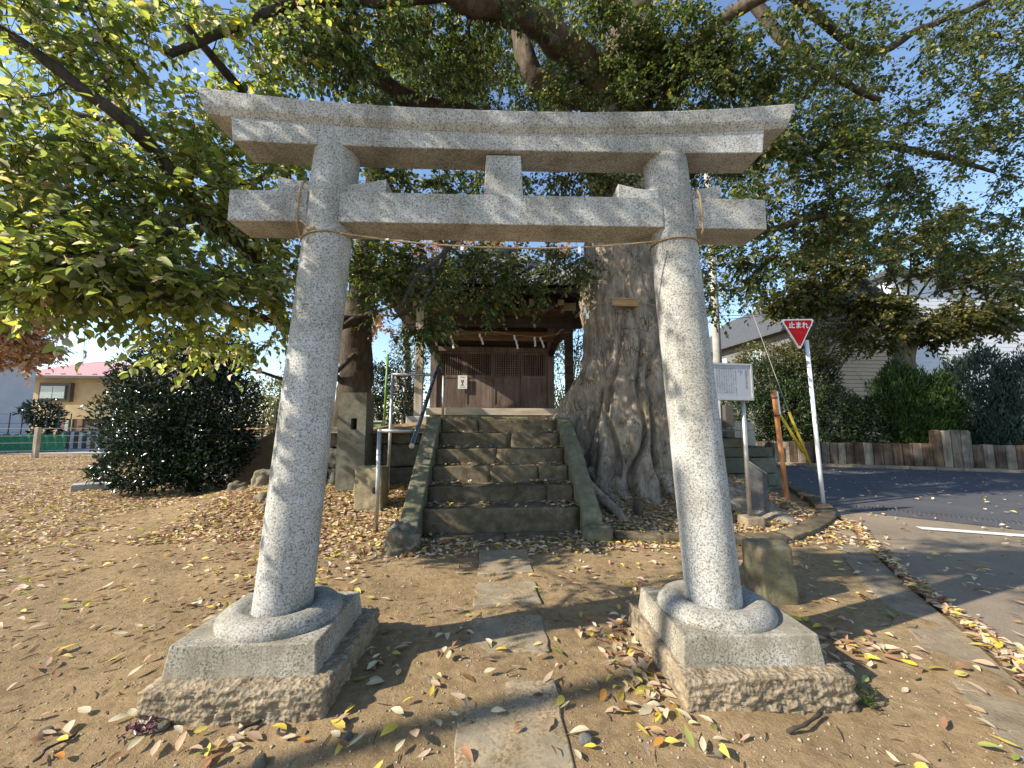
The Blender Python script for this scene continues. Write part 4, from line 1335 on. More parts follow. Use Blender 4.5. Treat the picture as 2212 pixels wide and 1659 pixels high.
BA = [B(690, 40, 4.9, (.7, .6, .8), 34), B(800, 110, 5.4, (.9, .6, .8), 58), B(950, 110, 6.0, (.9, .6, .8), 62), B(1060, 190, 7.6, (1.4, .7, .9), 80),
      B(880, 180, 8.0, (1.8, .8, 1.2), 90), B(1150, 80, 9.0, (1.7, .8, 1.4), 80), B(1250, 60, 8.6, (.9, .7, 1.4), 50), B(1000, 20, 8.0, (1.6, .8, 1.2), 60), B(1210, 170, 8.4, (.9, .6, .9), 40),
      B(880, 395, 5.9, (.9, .5, .28), 30), B(1060, 390, 7.2, (1.2, .6, .4), 26), B(1260, 395, 6.5, (.9, .4, .35), 32), B(920, 570, 6.4, (.55, .5, .45), 24), B(1010, 560, 6.9, (.6, .5, .35), 22), B(1095, 590, 6.8, (.35, .4, .42), 16), B(1070, 650, 6.6, (.22, .25, .28), 8),
      B(1180, 565, 7.0, (.6, .45, .28), 18), B(1240, 590, 6.5, (.3, .3, .3), 10), B(1160, 640, 6.9, (.16, .2, .2), 4), B(960, 640, 6.3, (.3, .3, .3), 11),
      B(1400, 130, 6.2, (.75, .3, .75), 64), B(1520, 170, 6.0, (.8, .6, .8), 64), B(1300, 20, 5.9, (.6, .3, .45), 22), B(1230, 190, 6.4, (.5, .25, .3), 14), B(1340, 215, 6.2, (.35, .2, .3), 12), B(1120, 10, 5.5, (.6, .3, .3), 14), B(1480, 60, 5.8, (.9, .5, .5), 36), B(1660, 120, 5.7, (.9, .7, .8), 56), B(1800, 100, 5.7, (.8, .7, .7), 46),
      B(1950, 110, 6.2, (1.1, .8, .8), 40), B(2100, 120, 6.6, (1.1, .8, .9), 30), B(1620, 300, 5.9, (.7, .5, .6), 46), B(1780, 320, 6.0, (.9, .6, .7), 52), B(1950, 330, 6.5, (1.1, .7, .7), 40),
      B(2110, 350, 7.0, (1.1, .7, .9), 26), B(1630, 450, 5.9, (.5, .4, .45), 30), B(1780, 470, 6.3, (.9, .6, .5), 40), B(1950, 480, 7.0, (1.2, .7, .6), 36), B(2120, 500, 7.4, (1.0, .7, .7), 24),
      B(1640, 570, 6.0, (.5, .35, .28), 18), B(1600, 610, 6.0, (.28, .3, .3), 7), B(1540, 590, 5.9, (.14, .25, .75), 14), B(1730, 250, 8.5, (2.2, .8, 1.8), 100), B(1560, 300, 8.2, (1.4, .6, 1.6), 60), B(1850, 420, 8.6, (2.0, .7, 1.0), 50), B(2180, 40, 6.4, (1.0, .7, .7), 30), B(2190, 230, 6.6, (.9, .7, .8), 30), B(2200, 430, 7.0, (.9, .7, .8), 26), B(2050, 250, 6.4, (1.0, .7, .7), 30), B(2000, 560, 7.6, (1.3, .6, .5), 22), B(2160, 610, 7.8, (1.0, .6, .5), 16),
      B(1450, 330, 7.6, (1.2, .5, .9), 50)]
nA = grow(ot, LIMBS_A, BA, M_LEAFB, (.042, .10), (7, 9), 23, 200)
# unseen boughs of the crown out of frame, placed so their shade dapples the torii
BH = [((-3.1, 1.95, 3.0), (.55, .35, .7), 12), ((-3.4, 1.8, 4.4), (.8, .45, .8), 20), ((-2.6, 1.9, 4.9), (.8, .4, .6), 14), ((-3.0, 1.5, 5.6), (.9, .45, .7), 15), ((-3.4, 1.0, 6.4), (1.1, .5, .7), 9), ((-4.4, 1.7, 5.0), (.8, .4, .7), 9)]
grow(ot, LIMBS_A + LIMBS_B, BH, M_LEAFB, (.06, .10), (6, 8), 24, 0)
print('crown leaves', nB, nA)

# ---------------------------------------------------------------- rope, plaque and streamer on the trunk
tr_ = thing('trunk_rope', 'thin rope tied round the old tree trunk with one paper streamer', 'rope', (2.8, 6.6, 3.5))
mb = MB()
RR = []
for k in range(33):
    a = math.radians(175 + k * 190 / 32)
    RR.append((2.84 + .93 * math.cos(a), 7.3 + .93 * math.sin(a), 3.52 + .06 * math.sin(a * 2)))
rope_tube(mb, RR, .008, 5)
mb.build('rope', M_ROPE, tr_)
zigzag(at(1263, 664, 6.55), .05, .20, n=2, lean=.01).build('paper_streamer', M_WHITE, tr_)
pq = thing('wooden_plaque', 'small framed wooden plaque hung on the old tree trunk', 'plaque', tuple(at(1350, 654, 6.33)))
a, b = at(1322, 643, 6.33), at(1379, 662, 6.33)
MB().box(a[0] + .02, b[0] - .02, 6.33, 6.35, b[2] + .02, a[2] - .02).build('panel', M_PLAQ, pq)
for q in [(a[0], b[0], a[2] - .022, a[2]), (a[0], b[0], b[2], b[2] + .022), (a[0], a[0] + .02, b[2] + .022, a[2] - .022), (b[0] - .02, b[0], b[2] + .022, a[2] - .022)]:
    MB().box(q[0], q[1], 6.315, 6.36, q[2], q[3]).build('frame_rail', M_PLAQ, pq, .003)

# ---------------------------------------------------------------- shrubs, hedges and smaller trees
def shell_leaves(c, r, n, leaf, seed, inner=.35, up=.3, flat=.0, bumps=.22):
    rg = np.random.default_rng(seed)
    d = rg.normal(size=(n, 3))
    d /= np.linalg.norm(d, axis=1, keepdims=True)
    rad = rg.uniform(inner, 1, n) ** .5
    rad *= 1 + bumps * vnoise(d, 3.0, seed * .1, 3) * .5
    P = np.asarray(c) + d * rad[:, None] * np.asarray(r)
    A = d * .7 + rg.normal(size=(n, 3)) * .6 + np.array([0, 0, up])
    N_ = d * .6 + np.array([0, 0, .7]) + rg.normal(size=(n, 3)) * .45
    L = rg.uniform(*leaf, n)
    return P, A, N_, L
def shrub(name, label, cat, loc, parts, mat, leaf, seed, w=.5, stem=True, group=None, stems=5, up=.3, barkm=M_DARKB):
    t = thing(name, label, cat, loc, group)
    PP = [shell_leaves(c, r, n, leaf, seed + i, up=up) for i, (c, r, n) in enumerate(parts)]
    P, A, N_, L = (np.concatenate([q[k] for q in PP]) for k in range(4))
    P[:, 2] = np.maximum(P[:, 2], loc[2] + .03)
    rg = np.random.default_rng(seed)
    leaf_obj('foliage', P, A, N_, L, L * rg.uniform(w * .85, w * 1.15, len(L)), rg.uniform(.05, .5, len(L)), mat, t)
    if stem:
        mb = MB()
        for i, (c, r, n) in enumerate(parts):
            for k in range(stems):
                e = np.asarray(c) + rg.normal(size=3) * np.asarray(r) * .4
                b0 = np.asarray(loc) + np.array([rg.uniform(-.12, .12), rg.uniform(-.1, .1), -.03])
                mb.tube([b0, (b0 * .6 + e * .4) + rg.normal(size=3) * .05, e], [.035, .024, .008], 6)
        mb.build('stems', barkm, t, fixn=False)
    return t
cb = (-6.05, 8.9, .0)
shrub('camellia_bush', 'big round dark glossy evergreen bush on the leaf covered ground at left', 'bush', cb,
      [((-6.45, 8.9, 1.95), (1.25, 1.0, 1.25), 6500), ((-5.75, 8.9, 1.65), (.95, .9, 1.2), 5000), ((-6.85, 8.9, 1.35), (1.05, .9, .95), 4200), ((-6.6, 8.4, .55), (.95, .6, .5), 3200), ((-5.7, 8.5, .55), (.8, .6, .5), 2400), ((-5.5, 8.8, .9), (.7, .6, .6), 2200), ((-7.2, 8.9, 2.3), (.6, .6, .5), 900), ((-5.9, 8.9, 2.85), (.85, .7, .55), 1700), ((-6.5, 8.9, 2.95), (.7, .7, .5), 1300)],
      M_LEAFC, (.075, .12), 51, .48, stems=2)
# right hedge row behind the sleepers
TA, TB = gz(1690, 1003), gz(2212, 1020)
td = (TB - TA) / np.linalg.norm(TB - TA)
tn = np.array([-td[1], td[0], 0])
def tp(s, back, z):
    return tuple(TA + td * s + tn * back + np.array([0, 0, z]))
shrub('laurel_hedge', 'dark glossy mixed hedge behind the sleeper wall and the stop sign', 'hedge', tp(1.0, 1.2, .5),
      [(tp(-.6, 1.3, 1.6), (1.1, .9, 1.3), 5200), (tp(.7, 1.4, 1.6), (1.2, .9, 1.4), 6000), (tp(2.0, 1.4, 1.5), (1.1, .9, 1.3), 5600), (tp(3.0, 1.4, 1.3), (.9, .8, 1.1), 4000), (tp(.2, 2.2, 3.0), (1.4, 1.0, 1.2), 5200), (tp(1.6, 2.4, 2.9), (1.2, 1.0, 1.1), 4200)],
      M_LEAFD, (.08, .14), 61, .48)
shrub('leafy_sapling', 'lighter green leafy sapling standing behind the red triangular sign', 'tree', tp(.6, 2.6, .5),
      [(tp(.3, 2.6, 3.9), (1.4, .9, 1.0), 2600), (tp(1.5, 2.7, 3.9), (1.3, .9, 1.0), 2300), (tp(-.5, 2.6, 3.2), (.9, .8, .9), 1300), (at(1760, 640, 13.5), (1.3, .8, .8), 1900), (at(1840, 700, 13.2), (1.0, .8, .9), 1600), (at(1780, 750, 13.0), (1.2, .7, .7), 1700)],
      M_LEAFP, (.08, .14), 65, .5)
def conifer(name, label, loc, parts, mat, seed):
    t = thing(name, label, 'conifer', loc)
    rg = np.random.default_rng(seed)
    PP = []
    for i, (c, r, n) in enumerate(parts):
        d = rg.normal(size=(n, 3))
        d /= np.linalg.norm(d, axis=1, keepdims=True)
        rad = rg.uniform(.5, 1, n) ** .5 * (1 + .3 * vnoise(d, 4.0, seed * .1 + i, 3) * .5)
        P = np.asarray(c) + d * rad[:, None] * np.asarray(r)
        A = d * np.array([.5, .5, .2]) + np.array([0, 0, 1.0]) + rg.normal(size=(n, 3)) * .3
        N_ = d + rg.normal(size=(n, 3)) * .4
        PP.append((P, A, N_, rg.uniform(.07, .17, n)))
    P, A, N_, L = (np.concatenate([q[k] for q in PP]) for k in range(4))
    P[:, 2] = np.maximum(P[:, 2], loc[2] + .02)
    leaf_obj('foliage', P, A, N_, L, L * rg.uniform(.22, .4, len(L)), rg.uniform(-.1, .3, len(L)), mat, t)
    MB().tube([loc, np.asarray(parts[0][0])], [.07, .03], 8).build('stem', M_DARKB, t)
    return t
conifer('conifer_hedge', 'bright green feathery conifer hedge behind the tall pair of sleepers', tp(4.1, 1.2, .5),
        [(tp(3.9, 1.3, 1.9), (.8, .8, 1.5), 11000), (tp(4.7, 1.3, 1.7), (.7, .8, 1.35), 9000), (tp(4.3, 1.1, 1.1), (.9, .7, .9), 5500)], M_CONIF, 71)
conifer('blue_conifer', 'blue green bushy conifer at the right edge behind the sleepers', tp(6.0, 1.2, .5),
        [(tp(5.9, 1.5, 2.1), (.9, .8, 1.75), 12000), (tp(7.1, 1.4, 2.0), (.9, .8, 1.7), 10000), (tp(6.4, 1.2, 1.2), (1.1, .7, .9), 6500)], M_CONIB, 72)
# pollarded street tree
pl_b = at(1955, 900, 13.2)
pt = thing('pollarded_tree', 'pollarded tree with a sawn off trunk and thin regrown branches by the pale house', 'tree', (pl_b[0], pl_b[1], .4))
LP = []
limb(pt, [at(1950, 960, 13.2), at(1950, 850, 13.2), at(1952, 760, 13.2), at(1958, 660, 13.2)], .42, .30, M_PALEB, LP, 'trunk', 18, .02)
MB().tube([at(1958, 660, 13.2), at(1958, 656, 13.2)], .24, 16).build('sawn_top', M_CUT, pt)
for (pts, r0) in [([at(1960, 705, 13.1), at(2000, 690, 12.8), at(2050, 668, 12.4), at(2120, 660, 12.2)], .15), ([at(1948, 700, 13.2), at(1925, 680, 13.0), at(1915, 655, 12.8), at(1900, 600, 12.6)], .10),
                  ([at(1940, 665, 13.2), at(1890, 640, 12.8), at(1840, 600, 12.4)], .06), ([at(1958, 660, 13.2), at(1965, 600, 13), at(1975, 500, 13)], .05), ([at(1965, 665, 13.2), at(2020, 590, 13), at(2080, 520, 12.8)], .05),
                  ([at(1950, 665, 13.2), at(1930, 590, 13), at(1900, 510, 12.8)], .05)]:
    limb(pt, pts, r0, .02, M_PALEB if r0 > .08 else M_DARKB, LP, 'limb', 10, .03)
grow(pt, LP, [B(1770, 590, 12.4, (1.6, .8, 1.0), 50), B(1960, 550, 12.8, (1.8, .9, 1.0), 44), B(2120, 590, 12.6, (1.7, .9, 1.1), 56), B(2080, 690, 12.2, (1.3, .8, .6), 30), B(2180, 670, 12.4, (1.1, .8, .8), 34), B(1860, 660, 12.4, (.9, .6, .5), 16), B(1720, 650, 12.6, (1.4, .8, .7), 46), B(1900, 720, 12.3, (1.3, .7, .5), 22), B(1800, 520, 12.6, (1.6, .8, .8), 36), B(2060, 470, 12.8, (2.0, .8, .9), 50), B(2120, 690, 12.0, (1.5, .7, .6), 44), B(2010, 720, 12.2, (1.0, .7, .45), 24), B(1930, 650, 12.0, (1.0, .5, .6), 18)],
     M_LEAFP, (.10, .17), (8, 10), 31, 0)
# left edge maple, small tree by the cream house, bushes and autumn trees behind
mp = thing('maple_tree', 'orange leaved autumn maple at the left edge of the park', 'tree', (-15.6, 12.3, 0))
LM = []
limb(mp, [(-15.6, 12.3, -.1), (-15.5, 12.3, 1.6), (-15.3, 12.2, 3.2), (-15.0, 12.2, 5.2)], .2, .06, M_DARKB, LM, 'trunk', 12)
grow(mp, LM, [(at(15, 735, 12.2), (1.1, .9, .75), 46), (at(-60, 700, 12), (1.2, 1, .9), 30), (at(60, 690, 12.6), (.9, .8, .4), 18)], M_LEAFO, (.10, .16), (8, 9), 33, 0)
shrub('garden_tree', 'small dark bushy garden tree in front of the cream house', 'tree', tuple(gz(95, 968)[:2]) + (0,),
      [(at(92, 893, 21), (.75, .7, .6), 700), (at(98, 935, 21), (.5, .5, .7), 450)], M_LEAFC, (.14, .24), 81, .5)
shrub('clipped_shrub', 'rounded sunlit yellow green shrub between the dark bush and the left post', 'bush', (-7.0, 14.0, .3),
      [(at(600, 875, 13.5), (.95, .8, 1.1), 2200), (at(640, 900, 13.8), (.8, .8, .9), 1400)], M_LEAFP, (.08, .13), 83, .5)
shrub('laurel_bush', 'dark evergreen bush behind the green pole left of the shrine', 'bush', (-3.3, 13.5, 1.2),
      [(at(845, 850, 13.0), (1.1, .8, 1.1), 2600), (at(800, 830, 13.5), (.8, .8, .9), 1500)], M_LEAFC, (.08, .13), 84, .5)
shrub('grey_green_tree', 'tall grey green tree between the green pole and the shrine porch', 'tree', (-2.6, 14.5, 1.2),
      [(at(880, 800, 14.0), (.8, .8, 1.6), 1500), (at(890, 740, 14.5), (.7, .7, 1.0), 800)], M_LEAFP, (.09, .14), 85, .4)
shrub('evergreen_tree', 'dark evergreen tree seen between the shrine and the old trunk', 'tree', (3.4, 14.5, 1.2),
      [(at(1215, 820, 14.2), (1.0, .8, 1.7), 1800), (at(1240, 720, 14.4), (1.1, .8, 1.0), 1100)], M_LEAFD, (.09, .15), 86, .45)
for i, (lab, spots, sd) in enumerate([('bare topped pink orange autumn tree behind the shrine roof', [(870, 575, 19, (1.6, 1, 1.3), 34), (960, 520, 19, (1.6, 1, 1.1), 26), (800, 700, 19, (1.3, 1, 1.0), 20)], 91),
                                ('pink orange autumn tree behind the shrine ridge near the old trunk', [(1180, 555, 19, (1.8, 1, 1.1), 40), (1070, 530, 19.5, (1.5, 1, 1.0), 26), (850, 830, 20, (1.0, 1, 1.0), 10)], 92)]):
    c0 = at(spots[0][0], 900, 19)
    tt = thing('autumn_tree', lab, 'tree', (c0[0], c0[1], 0))
    LT = []
    top = at(spots[0][0], spots[0][1], 19)
    limb(tt, [(c0[0], c0[1], 0), (c0[0] + .2, c0[1], 3.5), top + [0, 0, -1], top + [0.2, 0, 1.5]], .25, .05, M_DARKB, LT, 'trunk', 10)
    grow(tt, LT, [B(*q) for q in spots], M_LEAFO, (.12, .18), (7, 8), sd, 0)
# far trees that close the horizon
for i, (az, dist, hh, lab) in enumerate([(-37, 44, 3.0, 'low far tree beyond the park, behind the dark round bush'), (-28, 50, 4.0, 'taller far tree beyond the park, seen past the concrete ramp'), (-20, 42, 3.0, 'far tree beyond the terrace, seen past the tall stone post'), (-13, 38, 3.6, 'far tree behind the bushes left of the shrine porch'), (8, 40, 4.5, 'far tree straight behind the shrine hall roof')]):
    x, y = dist * math.sin(math.radians(az)), dist * math.cos(math.radians(az))
    shrub('far_tree', lab, 'tree', (x, y, 0), [((x, y, hh * .62), (3.6, 2.5, hh * .55), 1100)], M_LEAFP if i % 2 else M_LEAFD, (.3, .5), 100 + i, .6, group='far trees on the horizon', stems=2)

# ---------------------------------------------------------------- right side: signs, posts, sleepers, houses
sg_ = thing('stop_sign', 'red inverted triangle stop sign on a leaning white pole', 'road sign', (5.75, 6.14, 0))
pb, ptop = np.array([5.755, 6.14, -.05]), at(1742, 735, 6.17)
MB().tube([pb, ptop], .031, 16).build('pole', M_POLE, sg_, smooth=True)
cL, cR, cB = at(1688, 692, 6.09), at(1761, 691, 6.09), at(1725, 752, 6.09)
ctr = (cL + cR + cB) / 3
ex = (cR - cL) / np.linalg.norm(cR - cL)
ez = np.array([0, 0, 1.0])
side = float(np.linalg.norm(cR - cL))
def tri_poly(s, rr=.035):
    pts = []
    h = s * .866
    base = [(-s / 2, h / 3), (s / 2, h / 3), (0, -2 * h / 3)]
    for i in range(3):
        p = np.array(base[i])
        a_, b_ = np.array(base[i - 1]), np.array(base[(i + 1) % 3])
        da, db = (a_ - p) / np.linalg.norm(a_ - p), (b_ - p) / np.linalg.norm(b_ - p)
        for k in range(6):
            t = k / 5
            q = p + da * rr * (1 - t) * 1.2 + db * rr * t * 1.2 
            q = q * 1.0 + (p - q) * .22 * math.sin(math.pi * t)
            pts.append(tuple(q))
    return pts
def tri_fn(y0, y1):
    return lambda u, v, s: tuple(ctr + ex * u + np.array([0, (y0 if s == 0 else y1), v]))
MB().prism(tri_poly(side), tri_fn(0, .02)).build('sign_plate', M_SIGNW, sg_)
MB().prism(tri_poly(side - .075), tri_fn(-.003, .001)).build('red_face', M_SIGNR, sg_)
MB().bar(ctr + [.04, .045, .10], ctr + [.30, .06, .10], .05, .04).build('bracket', M_GREYP, sg_)
MS = Matrix.Translation(Vector(ctr) + Vector((.0, -.006, .028))) @ Matrix.Rotation(math.atan2(ex[1], ex[0]), 4, 'Z') @ V90
m = text_mesh('止まれ', .124)
bmt = bmesh.new()
bmt.from_mesh(m)
for v in bmt.verts:
    v.co.z = 0
bmt.to_mesh(m)
bmt.free()
# a bold stroke: the same outline laid down three times, slightly shifted, on separate levels
for k, (dx_, dy_) in enumerate([(-.004, 0), (.004, 0), (0, .004), (0, -.004)]):
    mm = m.copy()
    mm.transform(MS @ Matrix.Translation((dx_, dy_, .0006 * k)))
    mm.materials.clear()
    mm.materials.append(M_SIGNW)
    link('lettering', mm, sg_)
lc = pb + (ptop - pb) * .52
mb = MB()
for (x0, x1, z0, z1) in [(-.01, .045, .05, .058), (-.01, .045, -.058, -.05), (-.01, -.003, -.05, .05), (.038, .045, -.05, .05)]:
    mb.box(lc[0] + x0, lc[0] + x1, lc[1] - .034, lc[1] - .030, lc[2] + z0, lc[2] + z1)
mb.build('printed_frame', M_INK, sg_)

ob = thing('marker_post', 'leaning reddish brown timber stake with a narrow white plate', 'stake', (5.13, 6.15, 0))
a, b = np.array([5.13, 6.15, -.05]), at(1671, 843, 6.12)
MB().bar(a, b, .055, .055).build('stake', M_RED, ob, .004)
MB().bar(a + (b - a) * .80 + [.05, -.01, 0], a + (b - a) * .99 + [.05, -.01, 0], .03, .014).build('white_plate', M_POLE, ob)
for t in (.78, .93):
    MB().bar(a + (b - a) * t, a + (b - a) * (t + .012), .068, .068).build('wire_tie', M_WIRE, ob)
for (p, q, lab) in [(at(1683, 893, 11.6), at(1735, 978, 11.5), 'yellow guy wire cover leaning left with its top behind the timber stake'), (at(1704, 890, 11.6), at(1750, 1004, 11.55), 'longer yellow guy wire cover reaching the ground before the sleepers')]:
    o = MB().tube([p, p + (q - p) * .5 + np.array([.01, 0, 0]), q], .042, 10).build('guy_wire_cover', M_YEL, None, smooth=True)
    tag(o, lab, 'guy wire cover', 'yellow guy wire covers')
ib = thing('information_board', 'pale grey information board with vertical writing in an aluminium frame on posts', 'sign board', (3.4, 5.1, 0))
bl, br_ = np.array([2.86, 5.02, 0]), np.array([3.865, 5.12, 0])
bxv = (br_ - bl) / np.linalg.norm(br_ - bl)
bw = float(np.linalg.norm(br_ - bl))
RB = Matrix.Translation((bl[0], bl[1], 0)) @ Matrix.Rotation(math.atan2(bxv[1], bxv[0]), 4, 'Z')
z0, z1 = 1.722, 2.246
MB().box(.03, bw - .03, 0, .02, z0 + .03, z1 - .03, RB).build('panel', M_BOARD, ib)
for q in [(0, bw, z0, z0 + .03), (0, bw, z1 - .03, z1), (0, .03, z0 + .03, z1 - .03), (bw - .03, bw, z0 + .03, z1 - .03)]:
    MB().box(q[0], q[1], -.014, .034, q[2], q[3], RB).build('frame_rail', M_STEEL, ib, .003)
for x in (.12, bw - .125):
    p = RB @ Vector((x, .06, 0))
    MB().tube([(p.x, p.y, 0.0), (p.x, p.y, 2.1)], .029, 14).build('post', M_STEEL, ib, smooth=True)
    rough('post_footing', M_CONC, ib, (p.x, p.y + .0, .05), (.26, .24, .16), 8, .02, 6, None, .15)
def vtext(chars, x, ztop, size, mat=M_INK):
    body = '\n'.join(chars)
    m = text_mesh(body, size)
    m.transform(RB @ Matrix.Translation((x, -.002, ztop - size)) @ V90)
    m.materials.clear()
    m.materials.append(mat)
    link('lettering', m, ib)
vtext('筑西神社の富士塚', bw - .10, z1 - .09, .033)
vtext('市指定文化財', bw - .066, z1 - .07, .016)
for i, (col_, zt_, s_) in enumerate([('所在地', .09, .016), ('指定年月日', .09, .016), ('種別', .09, .016)]):
    vtext(col_, bw - .165 - i * .026, z1 - zt_, s_)
lines = ['この神社は村の鎮守として', '古くから人々に信仰され', '境内の大木は神木として', '大切に守られてきました', '石段の上の社殿は再建で', '鳥居は氏子の寄進により', '建てられたものです境内', 'では毎年秋に祭りが行な', 'われ多くの人が集まりま']
for i, l_ in enumerate(lines):
    vtext(l_ + l_[:7], bw - .27 - i * .037, z1 - .055 - .012 * (i % 3 == 0), .0205)

# sleeper wall
sw = thing('sleeper_wall', 'low wall of upright weathered timber sleepers along the far side of the road', 'wall', tuple(TA))
s = -.9
i = 0
while s < 9:
    w = random.uniform(.21, .25)
    tall = 3.75 < s < 4.62
    top = (1.20 if tall else .78) + random.uniform(-.015, .015)
    p = TA + td * s
    M = Matrix.Translation((p[0], p[1], 0)) @ Matrix.Rotation(math.atan2(td[1], td[0]), 4, 'Z')
    dep = .16 + random.uniform(-.02, .02)
    if tall:
        poly = [(0, .02), (w - .012, .02), (w - .012, top - .06), (w - .06, top), (.05, top), (0, top - .05)]
        MB().prism(poly, lambda u, v, sd: tuple(M @ Vector((u, -dep / 2 if sd == 0 else dep / 2, v)))).build('sleeper', M_SLEEP, sw, .01)
    else:
        MB().box(0, w - .012, -dep / 2, dep / 2, .02, top, M).build('sleeper', M_SLEEP, sw, .012)
    s += w
    i += 1
MK = Matrix.Translation((TA[0], TA[1], 0)) @ Matrix.Rotation(math.atan2(td[1], td[0]), 4, 'Z')
kk = thing('road_kerb', 'long low concrete kerb in front of the sleeper wall', 'kerb', tuple(TA))
for k in range(17):
    MB().box(-1.0 + k * .6, -1.0 + k * .6 + .592, -.42, -.10, -.03, .09, MK).build('kerb_block', M_CONC, kk, .015)
bed = MB().box(-1.2, 9.2, .09, 4.6, -.05, .62, MK).build('bank_soil', M_DIRT)
tag(bed, kind='structure')
# concrete garden steps by the right house
cs = thing('garden_steps', 'pale concrete garden steps beside the end of the sleeper wall', 'steps', (9.2, 12.6, 0))
for k in range(6):
    MB().box(8.1 - k * .0, 9.9 - k * .3, 12.4 + k * .1, 14.0, .12 * k + .1 * k, .22 * (k + 1), None).build('step', M_CONG, cs, .01)
gp = thing('gate_post', 'dark wooden gate post at the top of the pale garden steps', 'post', tuple(at(1578, 905, 12.0)))
a = at(1577, 945, 12.0)
b = at(1577, 875, 12.0)
MB().box(a[0] - .14, a[0] + .14, 11.95, 12.2, .6, b[2], None).build('shaft', M_FRAME, gp, .01)
MB().box(a[0] + .2, a[0] + 1.1, 12.3, 12.4, .6, a[2] + .5).build('pale_board', M_PALEW, gp, .01)
MB().box(a[0] - .75, a[0] - .2, 12.1, 12.2, .4, b[2] + .2).build('pale_board', M_WHITEW, gp, .01)
# right house with dark roof
rh = thing('grey_house', 'grey sided house with a long dark slate roof behind the trees at right', 'house', (16.5, 17, 0))
HX0, HX1, HY0, HY1 = 15.2, 21.2, 17.0, 26.0
EZ_, RZ_ = 6.3, 8.7
mb = MB()
ncl = 30
mb.prism([(HX0, 0), (HX1, 0), (HX1, EZ_), ((HX0 + HX1) / 2, RZ_), (HX0, EZ_)], lambda u, v, s: (u, HY0 if s == 0 else HY1, v))
mb.build('wall', M_GREYWALL, rh)
sd = MB()
for k in range(42):
    z = .3 + k * .19
    if z < EZ_ - .1:
        sd.box(HX0 - .03, HX1 + .03, HY0 - .022, HY0 - .002, z, z + .165)
    else:
        f_ = (z - EZ_) / (RZ_ - EZ_)
        if f_ > .9:
            break
        sd.box(HX0 + 3.0 * f_ + .1, HX1 - 3.0 * f_ - .1, HY0 - .022, HY0 - .002, z, z + .165)
sdo = sd.build('siding', M_GREYWALL, rh)
sdo['kind'] = 'stuff'
xm = (HX0 + HX1) / 2
for sg in (-1, 1):
    xe = xm + sg * (3.0 + .5)
    ze = EZ_ - .4
    for k in range(9):
        t0, t1 = k / 9, (k + 1) / 9
        P0 = np.array([xe + (xm - xe) * t0, 0, ze + (RZ_ + .05 - ze) * t0])
        P1 = np.array([xe + (xm - xe) * t1, 0, ze + (RZ_ + .05 - ze) * t1])
        q = [(P0[0], HY0 - .5, P0[2] + .10), (P0[0], HY1 + .4, P0[2] + .10), (P1[0], HY1 + .4, P1[2] + .07), (P1[0], HY0 - .5, P1[2] + .07)]
        lo = [(x, y, z - .09) for x, y, z in q]
        MB().add(q + lo, [(0, 1, 2, 3), (7, 6, 5, 4), (0, 4, 5, 1), (1, 5, 6, 2), (2, 6, 7, 3), (3, 7, 4, 0)]).build('roof_course', M_DKROOF, rh)
def window(parent, x0, x1, y, z0, z1, axis='y', fm=M_FRAME, split=True):
    if axis == 'y':
        f_ = MB().box(x0, x1, y - .06, y, z0, z1)
        w = f_.build('window', fm, parent)
        sub(w)
        e = .06
        xm_ = (x0 + x1) / 2
        for (a_, b_) in ((x0 + e, xm_ - .02), (xm_ + .02, x1 - e)) if split else ((x0 + e, x1 - e),):
            MB().box(a_, b_, y - .075, y - .062, z0 + e, z1 - e).build('pane', M_GLASS, w)
    else:
        f_ = MB().box(y - .06, y, x0, x1, z0, z1)
        w = f_.build('window', fm, parent)
        sub(w)
        e = .06
        MB().box(y - .075, y - .062, x0 + e, x1 - e, z0 + e, z1 - e).build('pane', M_GLASS, w)
window(rh, *(at(1862, 648, 17)[0], at(1908, 648, 17)[0]), 16.97, at(1880, 668, 17)[2], at(1880, 630, 17)[2], fm=M_WHITEW)
window(rh, 19.2, 20.3, HX0 - .01, 4.2, 5.4, 'x', fm=M_WHITEW)
window(rh, 22.2, 23.4, HX0 - .01, 4.2, 5.4, 'x', fm=M_WHITEW)
wh = thing('white_house', 'white sided building behind the pollarded tree at the right edge', 'house', (25, 18, 0))
MB().box(21.7, 34, 18.0, 26, 0, 9.2).build('wall', M_WHITEW, wh)
sd = MB()
for k in range(40):
    sd.box(21.7, 34, 17.975, 17.998, .2 + k * .22, .2 + k * .22 + .19)
o = sd.build('siding', M_WHITEW, wh)
o['kind'] = 'stuff'
MB().box(21.3, 34.4, 17.5, 26.4, 9.2, 9.45).build('roof', M_DKROOF, wh)
